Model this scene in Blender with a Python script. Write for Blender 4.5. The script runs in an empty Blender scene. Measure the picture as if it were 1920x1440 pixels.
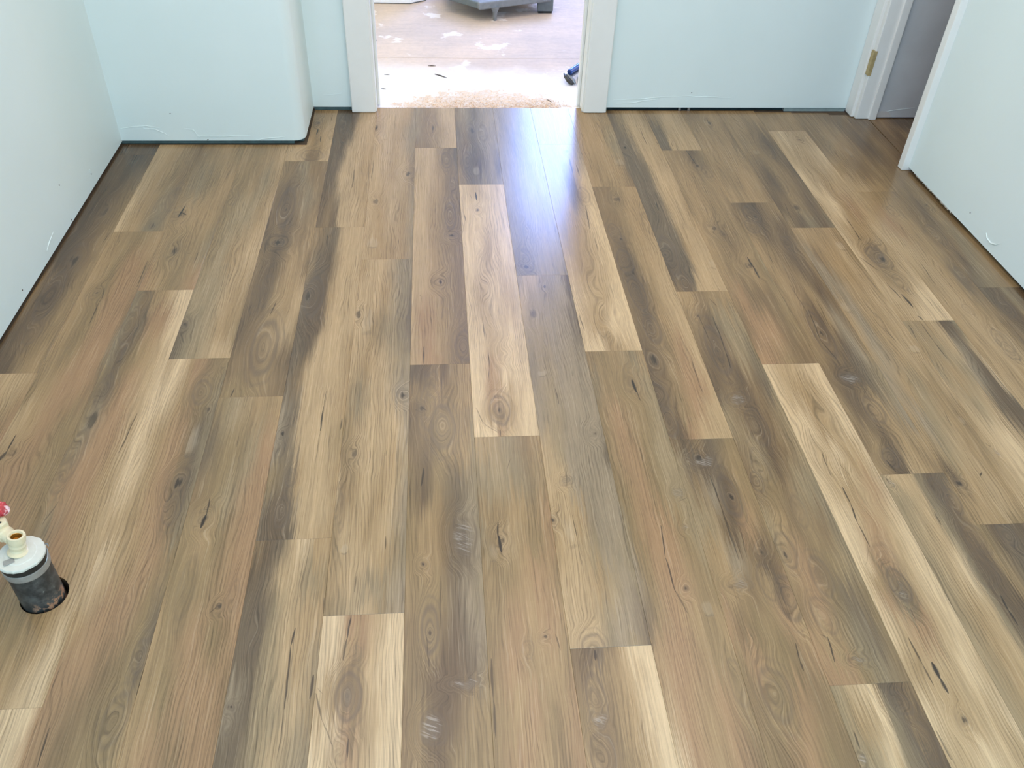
import bpy, bmesh, math, random
from mathutils import Vector, Matrix
random.seed(7)
C = bpy.context.scene.collection
SC = bpy.context.scene

# ------------------------------------------------------------------ camera
cam_d = bpy.data.cameras.new('camera'); cam = bpy.data.objects.new('camera', cam_d); C.objects.link(cam)
cam_d.sensor_width = 36.0; cam_d.sensor_fit = 'HORIZONTAL'; cam_d.lens = 30.245
cam_d.clip_start = 0.02
R_ = Vector((0.99658908, -0.07533058, 0.03369728)); U_ = Vector((0.02327510, 0.64833372, 0.76100043))
F_ = Vector((0.07917369, 0.75762041, -0.64787563))
cam.matrix_world = Matrix(((R_.x, U_.x, -F_.x, 0.08409), (R_.y, U_.y, -F_.y, 0.0), (R_.z, U_.z, -F_.z, 1.39448), (0, 0, 0, 1)))
SC.camera = cam

# ------------------------------------------------------------------ world, lights, exposure
SC.view_settings.view_transform = 'Standard'; SC.view_settings.look = 'None'
SC.view_settings.gamma = 1.0; SC.view_settings.use_curve_mapping = False
SC.view_settings.exposure = 0.0
try:
    SC.cycles.denoising_prefilter = 'NONE'
    SC.cycles.adaptive_threshold = 0.02
    SC.cycles.max_bounces = 6; SC.cycles.diffuse_bounces = 4; SC.cycles.glossy_bounces = 3
except Exception: pass
world = bpy.data.worlds.new('world'); SC.world = world; world.use_nodes = True
bg = world.node_tree.nodes['Background']; bg.inputs[0].default_value = (0.62, 0.78, 1.0, 1); bg.inputs[1].default_value = 1.0

def area(name, loc, rot, sx, sy, power, col):
    d = bpy.data.lights.new(name, 'AREA'); d.shape = 'RECTANGLE'; d.size = sx; d.size_y = sy
    d.energy = power; d.color = col
    o = bpy.data.objects.new(name, d); C.objects.link(o); o.location = loc; o.rotation_euler = rot
    return o
HALF = math.pi / 2
# added fill light standing in for an unseen window behind the camera (faces +y)
area('rear_fill', (0.5, -1.57, 1.45), (HALF, 0, 0), 1.9, 1.25, 38.5, (0.481, 0.805, 1.000))
area('rear_fill_left', (-1.03, -0.75, 1.45), (0, -HALF, 0), 1.2, 1.1, 18, (0.278, 0.472, 1.000))  # added bluish fill for the right wall; no window is built here
# added warm fill from the right, behind the camera; no window there (faces -x)
area('rear_fill_right', (1.80, -0.75, 1.45), (0, HALF, 0), 1.2, 1.1, 11, (1.000, 0.864, 0.545))
# added overhead fill light for the room, wide and unseen
area('overhead_fill', (0.4, 1.6, 2.42), (0, 0, 0), 2.2, 2.4, 37, (1.000, 0.797, 0.730))
# daylight through the hall's far window, then added fills without windows, left and right
area('hall_daylight', (1.22, 6.49, 1.62), (-HALF, 0, 0), 0.95, 1.45, 92, (0.261, 0.413, 1.000))
area('hall_fill_left', (-2.18, 4.6, 1.35), (0, -HALF, 0), 1.4, 1.4, 20, (0.900, 1.000, 0.650))
area('hall_fill_right', (2.63, 4.7, 1.35), (0, HALF, 0), 1.4, 1.4, 15, (1.000, 0.733, 0.333))
# added overhead light brightening the hall floor at the doorway, no lamp there
area('hall_overhead_fill', (0.2, 3.75, 2.42), (0, 0, 0), 0.7, 0.3, 13, (1.000, 0.808, 0.538))
# ------------------------------------------------------------------ helpers
def lin(c): return tuple(((v/255)/12.92 if v/255 <= .04045 else ((v/255+.055)/1.055)**2.4) for v in c)
def mesh_obj(name, bm, mat=None, parent=None, smooth=False):
    bmesh.ops.recalc_face_normals(bm, faces=bm.faces)
    if smooth:
        for e in bm.edges:
            if len(e.link_faces) == 2 and e.calc_face_angle(0) > .6: e.smooth = False
    me = bpy.data.meshes.new(name); bm.to_mesh(me); bm.free()
    if smooth:
        for f in me.polygons: f.use_smooth = True
    if mat: me.materials.append(mat)
    o = bpy.data.objects.new(name, me); C.objects.link(o)
    if parent: o.parent = parent
    return o
def empty(name, loc, rz=0):
    o = bpy.data.objects.new(name, None); C.objects.link(o); o.location = loc; o.rotation_euler = (0, 0, rz); o.empty_display_size = .05
    return o
def tag(o, label, cat, group=None):
    o['label'] = label; o['category'] = cat
    if group: o['group'] = group
    return o
def structure(o): o['kind'] = 'structure'; return o
def box(bm, lo, hi, bev=0.0, M=None):
    r = bmesh.ops.create_cube(bm, size=1.0); vs = r['verts']
    for v in vs:
        v.co = Vector([lo[i] + (v.co[i] + .5) * (hi[i] - lo[i]) for i in range(3)])
    if bev > 0:
        es = list({e for v in vs for e in v.link_edges})
        q = bmesh.ops.bevel(bm, geom=es, offset=bev, segments=2, profile=.5, affect='EDGES')
        vs = list({v for f in q['faces'] for v in f.verts} | {v for v in vs if v.is_valid})
    if M is not None: bmesh.ops.transform(bm, matrix=M, verts=[v for v in vs if v.is_valid])
def prism(bm, pts, z0, z1):
    n = len(pts)
    a = [bm.verts.new((x, y, z0)) for x, y in pts]; b = [bm.verts.new((x, y, z1)) for x, y in pts]
    for i in range(n): bm.faces.new((a[i], a[(i+1) % n], b[(i+1) % n], b[i]))
    bm.faces.new(a[::-1]); bm.faces.new(b)
def lathe(bm, prof, n=28, M=None):
    """prof: (r, z) list, closed at both ends when r is 0."""
    rings = []
    for r, z in prof:
        if r < 1e-6: rings.append([bm.verts.new((0, 0, z))])
        else: rings.append([bm.verts.new((r*math.cos(2*math.pi*i/n), r*math.sin(2*math.pi*i/n), z)) for i in range(n)])
    vs = [v for r in rings for v in r]
    for A, B in zip(rings, rings[1:]):
        for i in range(n):
            j = (i+1) % n
            if len(A) == 1 and len(B) == 1: continue
            if len(A) == 1: bm.faces.new((A[0], B[j], B[i]))
            elif len(B) == 1: bm.faces.new((A[i], A[j], B[0]))
            else: bm.faces.new((A[i], A[j], B[j], B[i]))
    if M is not None: bmesh.ops.transform(bm, matrix=M, verts=vs)
def along(a, b):
    """matrix taking +z from a towards b"""
    a, b = Vector(a), Vector(b); q = (b-a).to_track_quat('Z', 'Y')
    return Matrix.Translation(a) @ q.to_matrix().to_4x4()
def tube(bm, pts, rad, n=6):
    """tapered tube along pts; rad a number or list"""
    pts = [Vector(q) for q in pts]; rings = []
    for i, q in enumerate(pts):
        d = (pts[min(i+1, len(pts)-1)] - pts[max(i-1, 0)]).normalized()
        s = d.cross(Vector((.12, .31, .94))).normalized(); t = d.cross(s)
        r = rad[i] if isinstance(rad, (list, tuple)) else rad
        rings.append([bm.verts.new(q + s*r*math.cos(2*math.pi*k/n) + t*r*math.sin(2*math.pi*k/n)) for k in range(n)])
    for A, B in zip(rings, rings[1:]):
        for k in range(n): bm.faces.new((A[k], A[(k+1) % n], B[(k+1) % n], B[k]))
    bm.faces.new(rings[0][::-1]); bm.faces.new(rings[-1])

# ------------------------------------------------------------------ node helpers
class N:
    def __init__(s, nt): s.nt = nt; s.n = nt.nodes; s.l = nt.links
    def put(s, sock, v):
        if v is None: return
        if isinstance(v, bpy.types.NodeSocket): s.l.new(v, sock)
        else: sock.default_value = v
    def new(s, t, **kw):
        q = s.n.new(t)
        for k, v in kw.items(): setattr(q, k, v)
        return q
    def m(s, op, a, b=None, c=None, clamp=False):
        q = s.new('ShaderNodeMath', operation=op, use_clamp=clamp)
        s.put(q.inputs[0], a); s.put(q.inputs[1], b); s.put(q.inputs[2], c); return q.outputs[0]
    def xyz(s, x, y, z):
        q = s.new('ShaderNodeCombineXYZ'); s.put(q.inputs[0], x); s.put(q.inputs[1], y); s.put(q.inputs[2], z); return q.outputs[0]
    def noise(s, vec, scale=1.0, detail=2.0, rough=.5, dist=0.0):
        q = s.new('ShaderNodeTexNoise'); s.put(q.inputs['Vector'], vec); q.inputs['Scale'].default_value = scale
        q.inputs['Detail'].default_value = detail; q.inputs['Roughness'].default_value = rough; q.inputs['Distortion'].default_value = dist
        return q
    def mr(s, v, a, b, c=0.0, d=1.0, smooth=True):
        q = s.new('ShaderNodeMapRange', interpolation_type='SMOOTHSTEP' if smooth else 'LINEAR')
        s.put(q.inputs[0], v); s.put(q.inputs[1], a); s.put(q.inputs[2], b); s.put(q.inputs[3], c); s.put(q.inputs[4], d); return q.outputs[0]
    def mix(s, f, a, b, mode='MIX'):
        q = s.new('ShaderNodeMix', data_type='RGBA', blend_type=mode)
        s.put(q.inputs[0], f); s.put(q.inputs[6], a); s.put(q.inputs[7], b); return q.outputs[2]
    def grp(s, g, *ins):
        q = s.new('ShaderNodeGroup'); q.node_tree = g
        for i, v in enumerate(ins): s.put(q.inputs[i], v)
        return q
def new_group(name, ins, outs):
    g = bpy.data.node_groups.new(name, 'ShaderNodeTree')
    for i in ins: g.interface.new_socket(i, in_out='INPUT', socket_type='NodeSocketFloat')
    for i in outs: g.interface.new_socket(i, in_out='OUTPUT', socket_type='NodeSocketFloat')
    h = N(g); gi = g.nodes.new('NodeGroupInput'); go = g.nodes.new('NodeGroupOutput')
    return g, h, gi.outputs, go.inputs
def material(name, base=(.5, .5, .5), rough=.5, metal=0.0, spec=.5):
    m = bpy.data.materials.new(name); m.use_nodes = True
    b = m.node_tree.nodes['Principled BSDF']
    b.inputs['Base Color'].default_value = (*base, 1); b.inputs['Roughness'].default_value = rough
    b.inputs['Metallic'].default_value = metal; b.inputs['Specular IOR Level'].default_value = spec
    return m, N(m.node_tree), b
def simple(name, rgb, rough=.5, metal=0.0, var=.08, scale=30.0, bump=0.0, spec=.5):
    """plain procedural surface: a colour broken up by noise, with a little relief"""
    m, h, b = material(name, lin(rgb), rough, metal, spec)
    tc = h.new('ShaderNodeTexCoord'); n = h.noise(tc.outputs['Object'], scale, 4, .6)
    f = h.mr(n.outputs[0], .25, .75, 1-var, 1+var)
    c = h.mix(1.0, (*lin(rgb), 1), h.xyz(f, f, f), 'MULTIPLY'); h.put(b.inputs['Base Color'], c)
    if bump:
        q = h.new('ShaderNodeBump'); q.inputs['Strength'].default_value = bump; q.inputs['Distance'].default_value = .002
        h.put(q.inputs['Height'], n.outputs[0]); h.put(b.inputs['Normal'], q.outputs[0])
    return m

# ------------------------------------------------------------------ wood: node groups
W = 0.1524
# grain(Uw, V, seed) -> Fac, Light, Height
G_GRAIN, h, gi, go = new_group('wood_grain', ['U', 'V', 'Seed'], ['Fac', 'Light', 'Height'])
n1 = h.noise(h.xyz(h.m('MULTIPLY', gi[0], 62), h.m('MULTIPLY', gi[1], 2.0), gi[2]), 1, 3, .6).outputs[0]
n2 = h.noise(h.xyz(h.m('MULTIPLY', gi[0], 380), h.m('MULTIPLY', gi[1], 5.5), gi[2]), 1, 2, .6).outputs[0]
n3 = h.noise(h.xyz(h.m('MULTIPLY', gi[0], 1000), h.m('MULTIPLY', gi[1], 22), gi[2]), 1, 1, .5).outputs[0]
n4 = h.noise(h.xyz(h.m('MULTIPLY', gi[0], 520), h.m('MULTIPLY', gi[1], 9), h.m('ADD', gi[2], 5)), 1, 1, .5).outputs[0]
nc = h.noise(h.xyz(h.m('MULTIPLY', gi[0], 15), h.m('MULTIPLY', gi[1], 2.3), h.m('ADD', gi[2], 2)), 1, 2, .45).outputs[0]
msk = h.mr(h.noise(h.xyz(h.m('MULTIPLY', gi[0], 16), h.m('MULTIPLY', gi[1], 2.6), h.m('ADD', gi[2], 9)), 1, 1).outputs[0], .40, .60)
ring = h.m('SINE', h.m('MULTIPLY', h.m('ADD', h.m('MULTIPLY', gi[0], 150), h.m('MULTIPLY_ADD', n2, .25, h.m('MULTIPLY', nc, 10))), 2*math.pi))
line = h.mr(ring, .15, 1.0)
tick = h.noise(h.xyz(h.m('MULTIPLY', gi[0], 60), h.m('MULTIPLY', gi[1], 420), gi[2]), 1, 1).outputs[0]
f = h.m('MULTIPLY_ADD', h.m('SUBTRACT', n1, .5), .54, 1.05)
f = h.m('MULTIPLY_ADD', h.m('SUBTRACT', n2, .5), .74, f)
f = h.m('MULTIPLY_ADD', h.m('SUBTRACT', n3, .5), .42, f)
f = h.m('MULTIPLY_ADD', h.m('MULTIPLY', line, msk), -.25, f)
f = h.m('MULTIPLY_ADD', h.m('SUBTRACT', tick, .5), .07, f)
f = h.m('MULTIPLY_ADD', h.mr(n4, .40, .28), -.20, f)
h.put(go[0], f); h.put(go[1], h.m('MULTIPLY', h.mr(n2, .57, .72), h.mr(n1, .36, .62))); h.put(go[2], h.m('ADD', n2, h.m('MULTIPLY', n3, .5)))
# eye(Ud, Vd, Uw, u0, v0, a, b, k, dark) -> Uw', Dark : bends the grain round a closed figure
G_EYE, h, gi, go = new_group('wood_eye', ['Ud', 'Vd', 'Uw', 'u0', 'v0', 'a', 'b', 'k', 'dark'], ['Uw', 'Dark'])
du = h.m('DIVIDE', h.m('SUBTRACT', gi[0], gi[3]), gi[5]); dv = h.m('DIVIDE', h.m('SUBTRACT', gi[1], gi[4]), gi[6])
phi = h.m('SQRT', h.m('ADD', h.m('MULTIPLY', du, du), h.m('MULTIPLY', dv, dv)))
m_ = h.m('MULTIPLY', h.mr(phi, 2.5, .6), h.m('MULTIPLY', gi[7], 1.0, clamp=True))
h.put(go[0], h.m('ADD', h.m('MULTIPLY', gi[2], h.m('SUBTRACT', 1.0, m_)), h.m('MULTIPLY', h.m('MULTIPLY_ADD', h.m('MULTIPLY', phi, gi[5]), 1.25, gi[3]), m_)))
core = h.mr(phi, 1.6, .2, 0, .17); rim = h.mr(h.m('ABSOLUTE', h.m('SUBTRACT', phi, 1.05)), .26, 0, 0, .40); rim2 = h.m('MAXIMUM', h.mr(h.m('ABSOLUTE', h.m('SUBTRACT', phi, .55)), .16, 0, 0, .22), h.mr(h.m('ABSOLUTE', h.m('SUBTRACT', phi, 1.55)), .16, 0, 0, .20))
h.put(go[1], h.m('MULTIPLY', h.m('MULTIPLY', h.m('ADD', core, h.m('ADD', rim, rim2)), gi[7]), gi[8]))
# blob(Ud, Vd, u0, v0, a, b, k, n) -> Mask
G_BLOB, h, gi, go = new_group('wood_blob', ['Ud', 'Vd', 'u0', 'v0', 'a', 'b', 'k', 'n'], ['Mask', 'Phi'])
du = h.m('DIVIDE', h.m('SUBTRACT', gi[0], gi[2]), gi[4]); dv = h.m('DIVIDE', h.m('SUBTRACT', gi[1], gi[3]), gi[5])
phi = h.m('ADD', h.m('SQRT', h.m('ADD', h.m('MULTIPLY', du, du), h.m('MULTIPLY', dv, dv))), h.m('MULTIPLY', h.m('SUBTRACT', gi[7], .5), 1.6))
h.put(go[0], h.m('MULTIPLY', h.mr(phi, 1.05, .35), gi[6])); h.put(go[1], phi)
# crack(Ud, Vd, u0, v0, u1, v1, w, k) -> Mask : a dark split, tapering to both ends
G_CRACK, h, gi, go = new_group('wood_crack', ['Ud', 'Vd', 'u0', 'v0', 'u1', 'v1', 'w', 'k'], ['Mask'])
bx_ = h.m('SUBTRACT', gi[4], gi[2]); by_ = h.m('SUBTRACT', gi[5], gi[3]); px_ = h.m('SUBTRACT', gi[0], gi[2]); py_ = h.m('SUBTRACT', gi[1], gi[3])
t_ = h.m('DIVIDE', h.m('ADD', h.m('MULTIPLY', px_, bx_), h.m('MULTIPLY', py_, by_)), h.m('ADD', h.m('MULTIPLY', bx_, bx_), h.m('MULTIPLY', by_, by_)), clamp=True)
ex = h.m('MULTIPLY_ADD', h.m('MULTIPLY', t_, bx_), -1.0, px_); ey = h.m('MULTIPLY_ADD', h.m('MULTIPLY', t_, by_), -1.0, py_)
d_ = h.m('SQRT', h.m('ADD', h.m('MULTIPLY', ex, ex), h.m('MULTIPLY', ey, ey)))
tp = h.m('MULTIPLY', h.m('MULTIPLY_ADD', h.m('MULTIPLY', t_, h.m('SUBTRACT', 1.0, t_)), 3.0, .25), gi[6])
h.put(go[0], h.m('MULTIPLY', h.mr(d_, tp, h.m('MULTIPLY', tp, .25)), gi[7]))

TONE = {'P': (217, 192, 161), 'L': (190, 164, 131), 'T': (173, 146, 112), 'B': (157, 133, 102), 'M': (140, 117, 90), 'D': (107, 89, 71), 'X': (92, 77, 63),
        'G': (147, 131, 108), 'g': (162, 143, 116), 'H': (117, 102, 86), 'R': (170, 138, 108), 'O': (150, 128, 97), 'V': (158, 142, 123)}
ALB = 0.775
def tone(c): r_, g_, b_ = lin(TONE[c]); return (r_*ALB, g_*ALB*.937, b_*ALB*.785, 1)
DARK = (.032, .022, .014, 1); SPLIT = (.022, .016, .012, 1)
def stops(t):
    out = []; i = 0
    while i < len(t):
        j = i+1
        while j < len(t) and (t[j].isdigit() or t[j] == '.'): j += 1
        out.append((float(t[i+1:j])/10, t[i])); i = j
    return out
def plank_material(idx, st, cks, eyes):
    m, h, b = material('wood_plank_%d' % idx, (.3, .25, .2), .40)
    seed = idx*7.31 + 1.7
    tc = h.new('ShaderNodeTexCoord'); sp = h.new('ShaderNodeSeparateXYZ'); h.put(sp.inputs[0], tc.outputs['Object'])
    U, V = sp.outputs[0], sp.outputs[1]
    na = h.noise(h.xyz(h.m('MULTIPLY', U, 26), h.m('MULTIPLY', V, 7.0), seed), 1, 3, .55)
    sep = h.new('ShaderNodeSeparateColor'); h.put(sep.inputs[0], na.outputs['Color'])
    r, g, bb = (h.m('SUBTRACT', sep.outputs[i], .5) for i in range(3))
    wv = h.noise(h.xyz(h.m('MULTIPLY', U, 45), h.m('MULTIPLY', V, 11), seed+6), 1, 2, .5).outputs[0]
    Ud = h.m('MULTIPLY_ADD', h.m('SUBTRACT', wv, .5), .006, h.m('MULTIPLY_ADD', r, .013, U)); Vd = h.m('MULTIPLY_ADD', g, .05, V)
    streak = h.noise(h.xyz(h.m('MULTIPLY', U, 110), h.m('MULTIPLY', V, 3.0), seed+3), 1, 3, .6).outputs[0]
    Vs = h.m('MULTIPLY_ADD', h.m('SUBTRACT', streak, .5), .22, V)
    s = h.m('DIVIDE', h.m('MULTIPLY_ADD', h.m('SUBTRACT', streak, .5), .022, h.m('MULTIPLY_ADD', r, .014, U)), W)
    knotn = h.m('MULTIPLY_ADD', h.m('SUBTRACT', streak, .5), 1.3, h.m('MULTIPLY_ADD', bb, .8, .5))
    fg = h.m('SUBTRACT', h.noise(h.xyz(h.m('MULTIPLY', U, 420), h.m('MULTIPLY', V, 7), seed+1), 1, 2, .6).outputs[0], .5)
    s = h.m('MULTIPLY_ADD', fg, .20, s); Vs = h.m('MULTIPLY_ADD', fg, .16, Vs)
    col = None; pv = None
    for v, t in st:
        q = h.new('ShaderNodeValToRGB'); cr = q.color_ramp; sl = stops(t)
        while len(cr.elements) < len(sl): cr.elements.new(.5)
        for e, (pos, c) in zip(cr.elements, sorted(sl)): e.position = min(1, pos); e.color = tone(c)
        h.put(q.inputs[0], s)
        col = q.outputs[0] if col is None else h.mix(h.mr(Vs, pv/1000, v/1000), col, q.outputs[0])
        pv = v
    Uw, D = Ud, None
    for (u0, v0, a, bq, k, kind) in eyes:
        if kind in 'ekwsd':
            sc, dk = {'e': (1.0, 1.0), 'k': (1.5, .35), 'w': (1.0, .22), 's': (1.0, .6), 'd': (1.0, .9)}[kind]
            q = h.grp(G_EYE, Ud, Vd, Uw, u0/1000, v0/1000, a*sc/1000, bq*sc/1000, k, dk)
            Uw = q.outputs[0]; D = q.outputs[1] if D is None else h.m('MAXIMUM', D, q.outputs[1])
    gr = h.grp(G_GRAIN, Uw, V, seed)
    fac = gr.outputs[0]
    col = h.mix(1.0, col, h.xyz(fac, fac, fac), 'MULTIPLY')
    # darker grain is a little greyer-brown than the pale wood round it
    if D is not None: col = h.mix(h.m('MULTIPLY', D, 1.25, clamp=True), col, (.115, .082, .058, 1))
    col = h.mix(h.m('MULTIPLY', gr.outputs[1], .18), col, (.56, .45, .31, 1))
    for (u0, v0, a, bq, k, kind) in eyes:
        if kind in 'kfsd':
            q = h.grp(G_BLOB, Ud, Vd, u0/1000, v0/1000, a/1000, bq/1000, k, knotn if kind != 's' else na.outputs[0])
            if kind == 'k': col = h.mix(h.m('MULTIPLY', q.outputs[0], .45), col, (.13, .095, .065, 1)); col = h.mix(h.m('MULTIPLY', h.mr(q.outputs[1], .62, .22), .85*k), col, DARK)
            elif kind == 'd': col = h.mix(h.m('MULTIPLY', q.outputs[0], .7), col, (.13, .105, .078, 1))
            elif kind == 'f': 
                col = h.mix(h.m('MULTIPLY', q.outputs[0], .26), col, (.58, .48, .34, 1))
                q2 = h.grp(G_BLOB, Ud, Vd, u0/1000, (v0-bq*.95)/1000, a*.9/1000, bq*.22/1000, k, streak)
                col = h.mix(h.m('MULTIPLY', q2.outputs[0], .5), col, (.10, .075, .05, 1))
            else:
                dg = h.noise(h.xyz(h.m('MULTIPLY', h.m('MULTIPLY_ADD', V, .35, U), 40), h.m('MULTIPLY', h.m('MULTIPLY_ADD', U, .45, V), 420), seed), 1, 1).outputs[0]
                col = h.mix(h.m('MULTIPLY', q.outputs[0], .45), col, (.15, .12, .095, 1))
                col = h.mix(h.m('MULTIPLY', h.m('MULTIPLY', q.outputs[0], h.mr(dg, .54, .66)), .5), col, (.52, .45, .38, 1))
    for (u0, v0, u1, v1, w, k) in cks:
        q = h.grp(G_CRACK, h.m('MULTIPLY_ADD', r, -.004, Ud), V, u0/1000, v0/1000, u1/1000, v1/1000, w*.62/1000, k)
        col = h.mix(q.outputs[0], col, SPLIT)
    h.put(b.inputs['Base Color'], col)
    bp = h.new('ShaderNodeBump'); bp.inputs['Strength'].default_value = .10; bp.inputs['Distance'].default_value = .0006
    h.put(bp.inputs['Height'], gr.outputs[2]); h.put(b.inputs['Normal'], bp.outputs[0])
    h.put(b.inputs['Roughness'], h.m('MULTIPLY_ADD', streak, .10, .18))
    return m

# ------------------------------------------------------------------ other materials
def paint_material():
    m, h, b = material('aqua_wall_paint', lin((223, 237, 236)), .55)
    tc = h.new('ShaderNodeTexCoord')
    n = h.noise(tc.outputs['Object'], 3.0, 3, .5); n2 = h.noise(tc.outputs['Object'], 160, 3, .6); n3 = h.noise(tc.outputs['Object'], 9, 4, .6)
    c = h.mix(h.mr(n.outputs[0], .3, .7), (*lin((223, 237, 236)), 1), (*lin((226, 239, 238)), 1)); h.put(b.inputs['Base Color'], c)
    bp = h.new('ShaderNodeBump'); bp.inputs['Strength'].default_value = .25; bp.inputs['Distance'].default_value = .003
    h.put(bp.inputs['Height'], h.m('MULTIPLY_ADD', n2.outputs[0], .15, n3.outputs[0])); h.put(b.inputs['Normal'], bp.outputs[0])
    return m
M_PAINT = paint_material()
M_TRIM = simple('white_trim_paint', (236, 237, 233), .35, var=.02, scale=8)
M_CEIL = simple('ceiling_white', (235, 236, 234), .8, var=.02)
M_PLATE = simple('bottom_plate_wood', (92, 112, 112), .8, var=.2, scale=25)
M_DARKGAP = simple('dark_plate_wood', (38, 54, 58), .9, var=.25, scale=25)
M_SCRAP = simple('grey_drywall_edge', (150, 164, 162), .8, var=.12, scale=40)
M_CLOSET = simple('grey_closet_paint', (204, 208, 210), .7, var=.05, scale=6)
M_BRASS = simple('bare_tan_wood', (176, 158, 112), .6, var=.15, scale=90)
M_SLAB = simple('slab_under_planks', (92, 78, 62), .9, var=.2, scale=20)
M_METAL = simple('grey_metal', (150, 152, 154), .38, metal=.7, var=.15, scale=60)
M_DKMETAL = simple('dark_metal', (70, 68, 64), .45, metal=.6, var=.3, scale=60)
M_BLUE = simple('blue_grip', (16, 74, 150), .22, var=.1, scale=30)
M_GREYPLASTIC = simple('grey_painted_wood', (128, 130, 130), .55, var=.12, scale=40)
M_DKGREY = simple('dark_grey_paint', (104, 110, 110), .6, var=.1, scale=40)
M_WHITE = simple('white_cabinet_paint', (250, 250, 250), .4, var=.02)
M_SPLINT = simple('dark_splinter', (70, 58, 50), .8, var=.3, scale=200)
M_CREAM = simple('cream_painted_valve', (226, 212, 176), .35, var=.06, scale=80, bump=.2)
M_BRASSY = simple('brass_bore', (176, 132, 60), .3, metal=.8, var=.3, scale=200)
M_CAP = simple('chalky_white_cap', (214, 213, 200), .6, var=.05, scale=60, bump=.3)
M_BLACK = simple('black_rubber', (34, 36, 36), .45, var=.3, scale=70)
M_BAND = simple('grey_steel_band', (160, 158, 152), .4, metal=.3, var=.12, scale=70)
def red_material():
    m, h, b = material('red_handle_paint', lin((176, 30, 42)), .3)
    tc = h.new('ShaderNodeTexCoord'); sp = h.new('ShaderNodeSeparateXYZ'); h.put(sp.inputs[0], tc.outputs['Object'])
    n = h.noise(tc.outputs['Object'], 130, 3, .6).outputs[0]
    w_ = h.mr(h.m('MULTIPLY_ADD', h.m('SUBTRACT', n, .5), .05, sp.outputs[0]), -.0285, -.0205)
    h.put(b.inputs['Base Color'], h.mix(w_, h.mix(h.mr(n, .35, .65), (*lin((150, 22, 36)), 1), (*lin((192, 36, 46)), 1)), (*lin((222, 190, 190)), 1)))
    return m
M_RED = red_material()

def pipe_material():
    m, h, b = material('scuffed_black_pipe', (.03, .035, .04), .45)
    tc = h.new('ShaderNodeTexCoord'); sp = h.new('ShaderNodeSeparateXYZ'); h.put(sp.inputs[0], tc.outputs['Object'])
    n = h.noise(tc.outputs['Object'], 45, 4, .65); n2 = h.noise(tc.outputs['Object'], 90, 3, .6)
    c = h.mix(h.mr(n.outputs[0], .35, .7), (*lin((46, 48, 48)), 1), (*lin((86, 88, 86)), 1))
    dust = h.m('MULTIPLY', h.mr(n2.outputs[0], .50, .62), h.mr(sp.outputs[2], .03, .004))
    c = h.mix(h.m('MULTIPLY', dust, h.mr(sp.outputs[0], -.012, .014)), c, (*lin((178, 132, 100)), 1))
    c = h.mix(h.mr(n2.outputs[0], .70, .74), c, (*lin((150, 150, 146)), 1))
    h.put(b.inputs['Base Color'], c)
    return m
M_PIPE = pipe_material()

def subfloor_material():
    m, h, b = material('subfloor_panel', (.5, .4, .3), .75)
    tc = h.new('ShaderNodeTexCoord'); o = tc.outputs['Object']
    sp = h.new('ShaderNodeSeparateXYZ'); h.put(sp.inputs[0], o)
    n = h.noise(o, 2.2, 4, .6); n2 = h.noise(h.xyz(h.m('MULTIPLY', sp.outputs[0], 8), h.m('MULTIPLY', sp.outputs[1], 50), 0), 1, 3, .6); n3 = h.noise(o, 60, 3, .6)
    c = h.mix(h.mr(n.outputs[0], .35, .65), (*lin((216, 192, 170)), 1), (*lin((200, 180, 164)), 1))
    f = h.m('MULTIPLY_ADD', h.m('SUBTRACT', n2.outputs[0], .5), .25, h.m('MULTIPLY_ADD', h.m('SUBTRACT', n3.outputs[0], .5), .25, 1.0))
    c = h.mix(1.0, c, h.xyz(f, f, f), 'MULTIPLY')
    # splats of drywall mud
    sn = h.noise(h.xyz(h.m('MULTIPLY', sp.outputs[0], 6.5), h.m('MULTIPLY', sp.outputs[1], 6.5), 3.3), 1, 4, .62)
    c = h.mix(h.m('MULTIPLY', h.mr(sn.outputs[0], .60, .66), .8), c, (*lin((238, 226, 216)), 1))
    # bright light on the floor by the doorway, painted white with soft falloff
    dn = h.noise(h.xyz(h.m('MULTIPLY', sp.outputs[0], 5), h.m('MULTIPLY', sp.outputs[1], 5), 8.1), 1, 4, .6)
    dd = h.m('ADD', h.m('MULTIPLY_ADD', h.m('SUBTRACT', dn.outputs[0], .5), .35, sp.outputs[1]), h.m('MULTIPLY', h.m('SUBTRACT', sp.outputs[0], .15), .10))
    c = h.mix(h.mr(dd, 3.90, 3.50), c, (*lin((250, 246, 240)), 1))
    ex_ = h.m('DIVIDE', h.m('SUBTRACT', sp.outputs[0], .27), .36); ey_ = h.m('DIVIDE', h.m('SUBTRACT', sp.outputs[1], 3.335), .21)
    rr_ = h.m('ADD', h.m('ADD', h.m('MULTIPLY', ex_, ex_), h.m('MULTIPLY', ey_, ey_)), h.m('MULTIPLY', h.m('SUBTRACT', h.noise(o, 14, 5, .7).outputs[0], .5), 2.6))
    fine = h.mr(h.noise(o, 70, 4, .65).outputs[0], .32, .66)
    c = h.mix(h.m('MULTIPLY', h.mr(rr_, 1.05, .75), h.m('MULTIPLY_ADD', fine, .6, .4)), c, h.mix(fine, (*lin((186, 156, 122)), 1), (*lin((226, 198, 164)), 1)))
    h.put(b.inputs['Base Color'], c)
    return m
M_SUB = subfloor_material()

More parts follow.
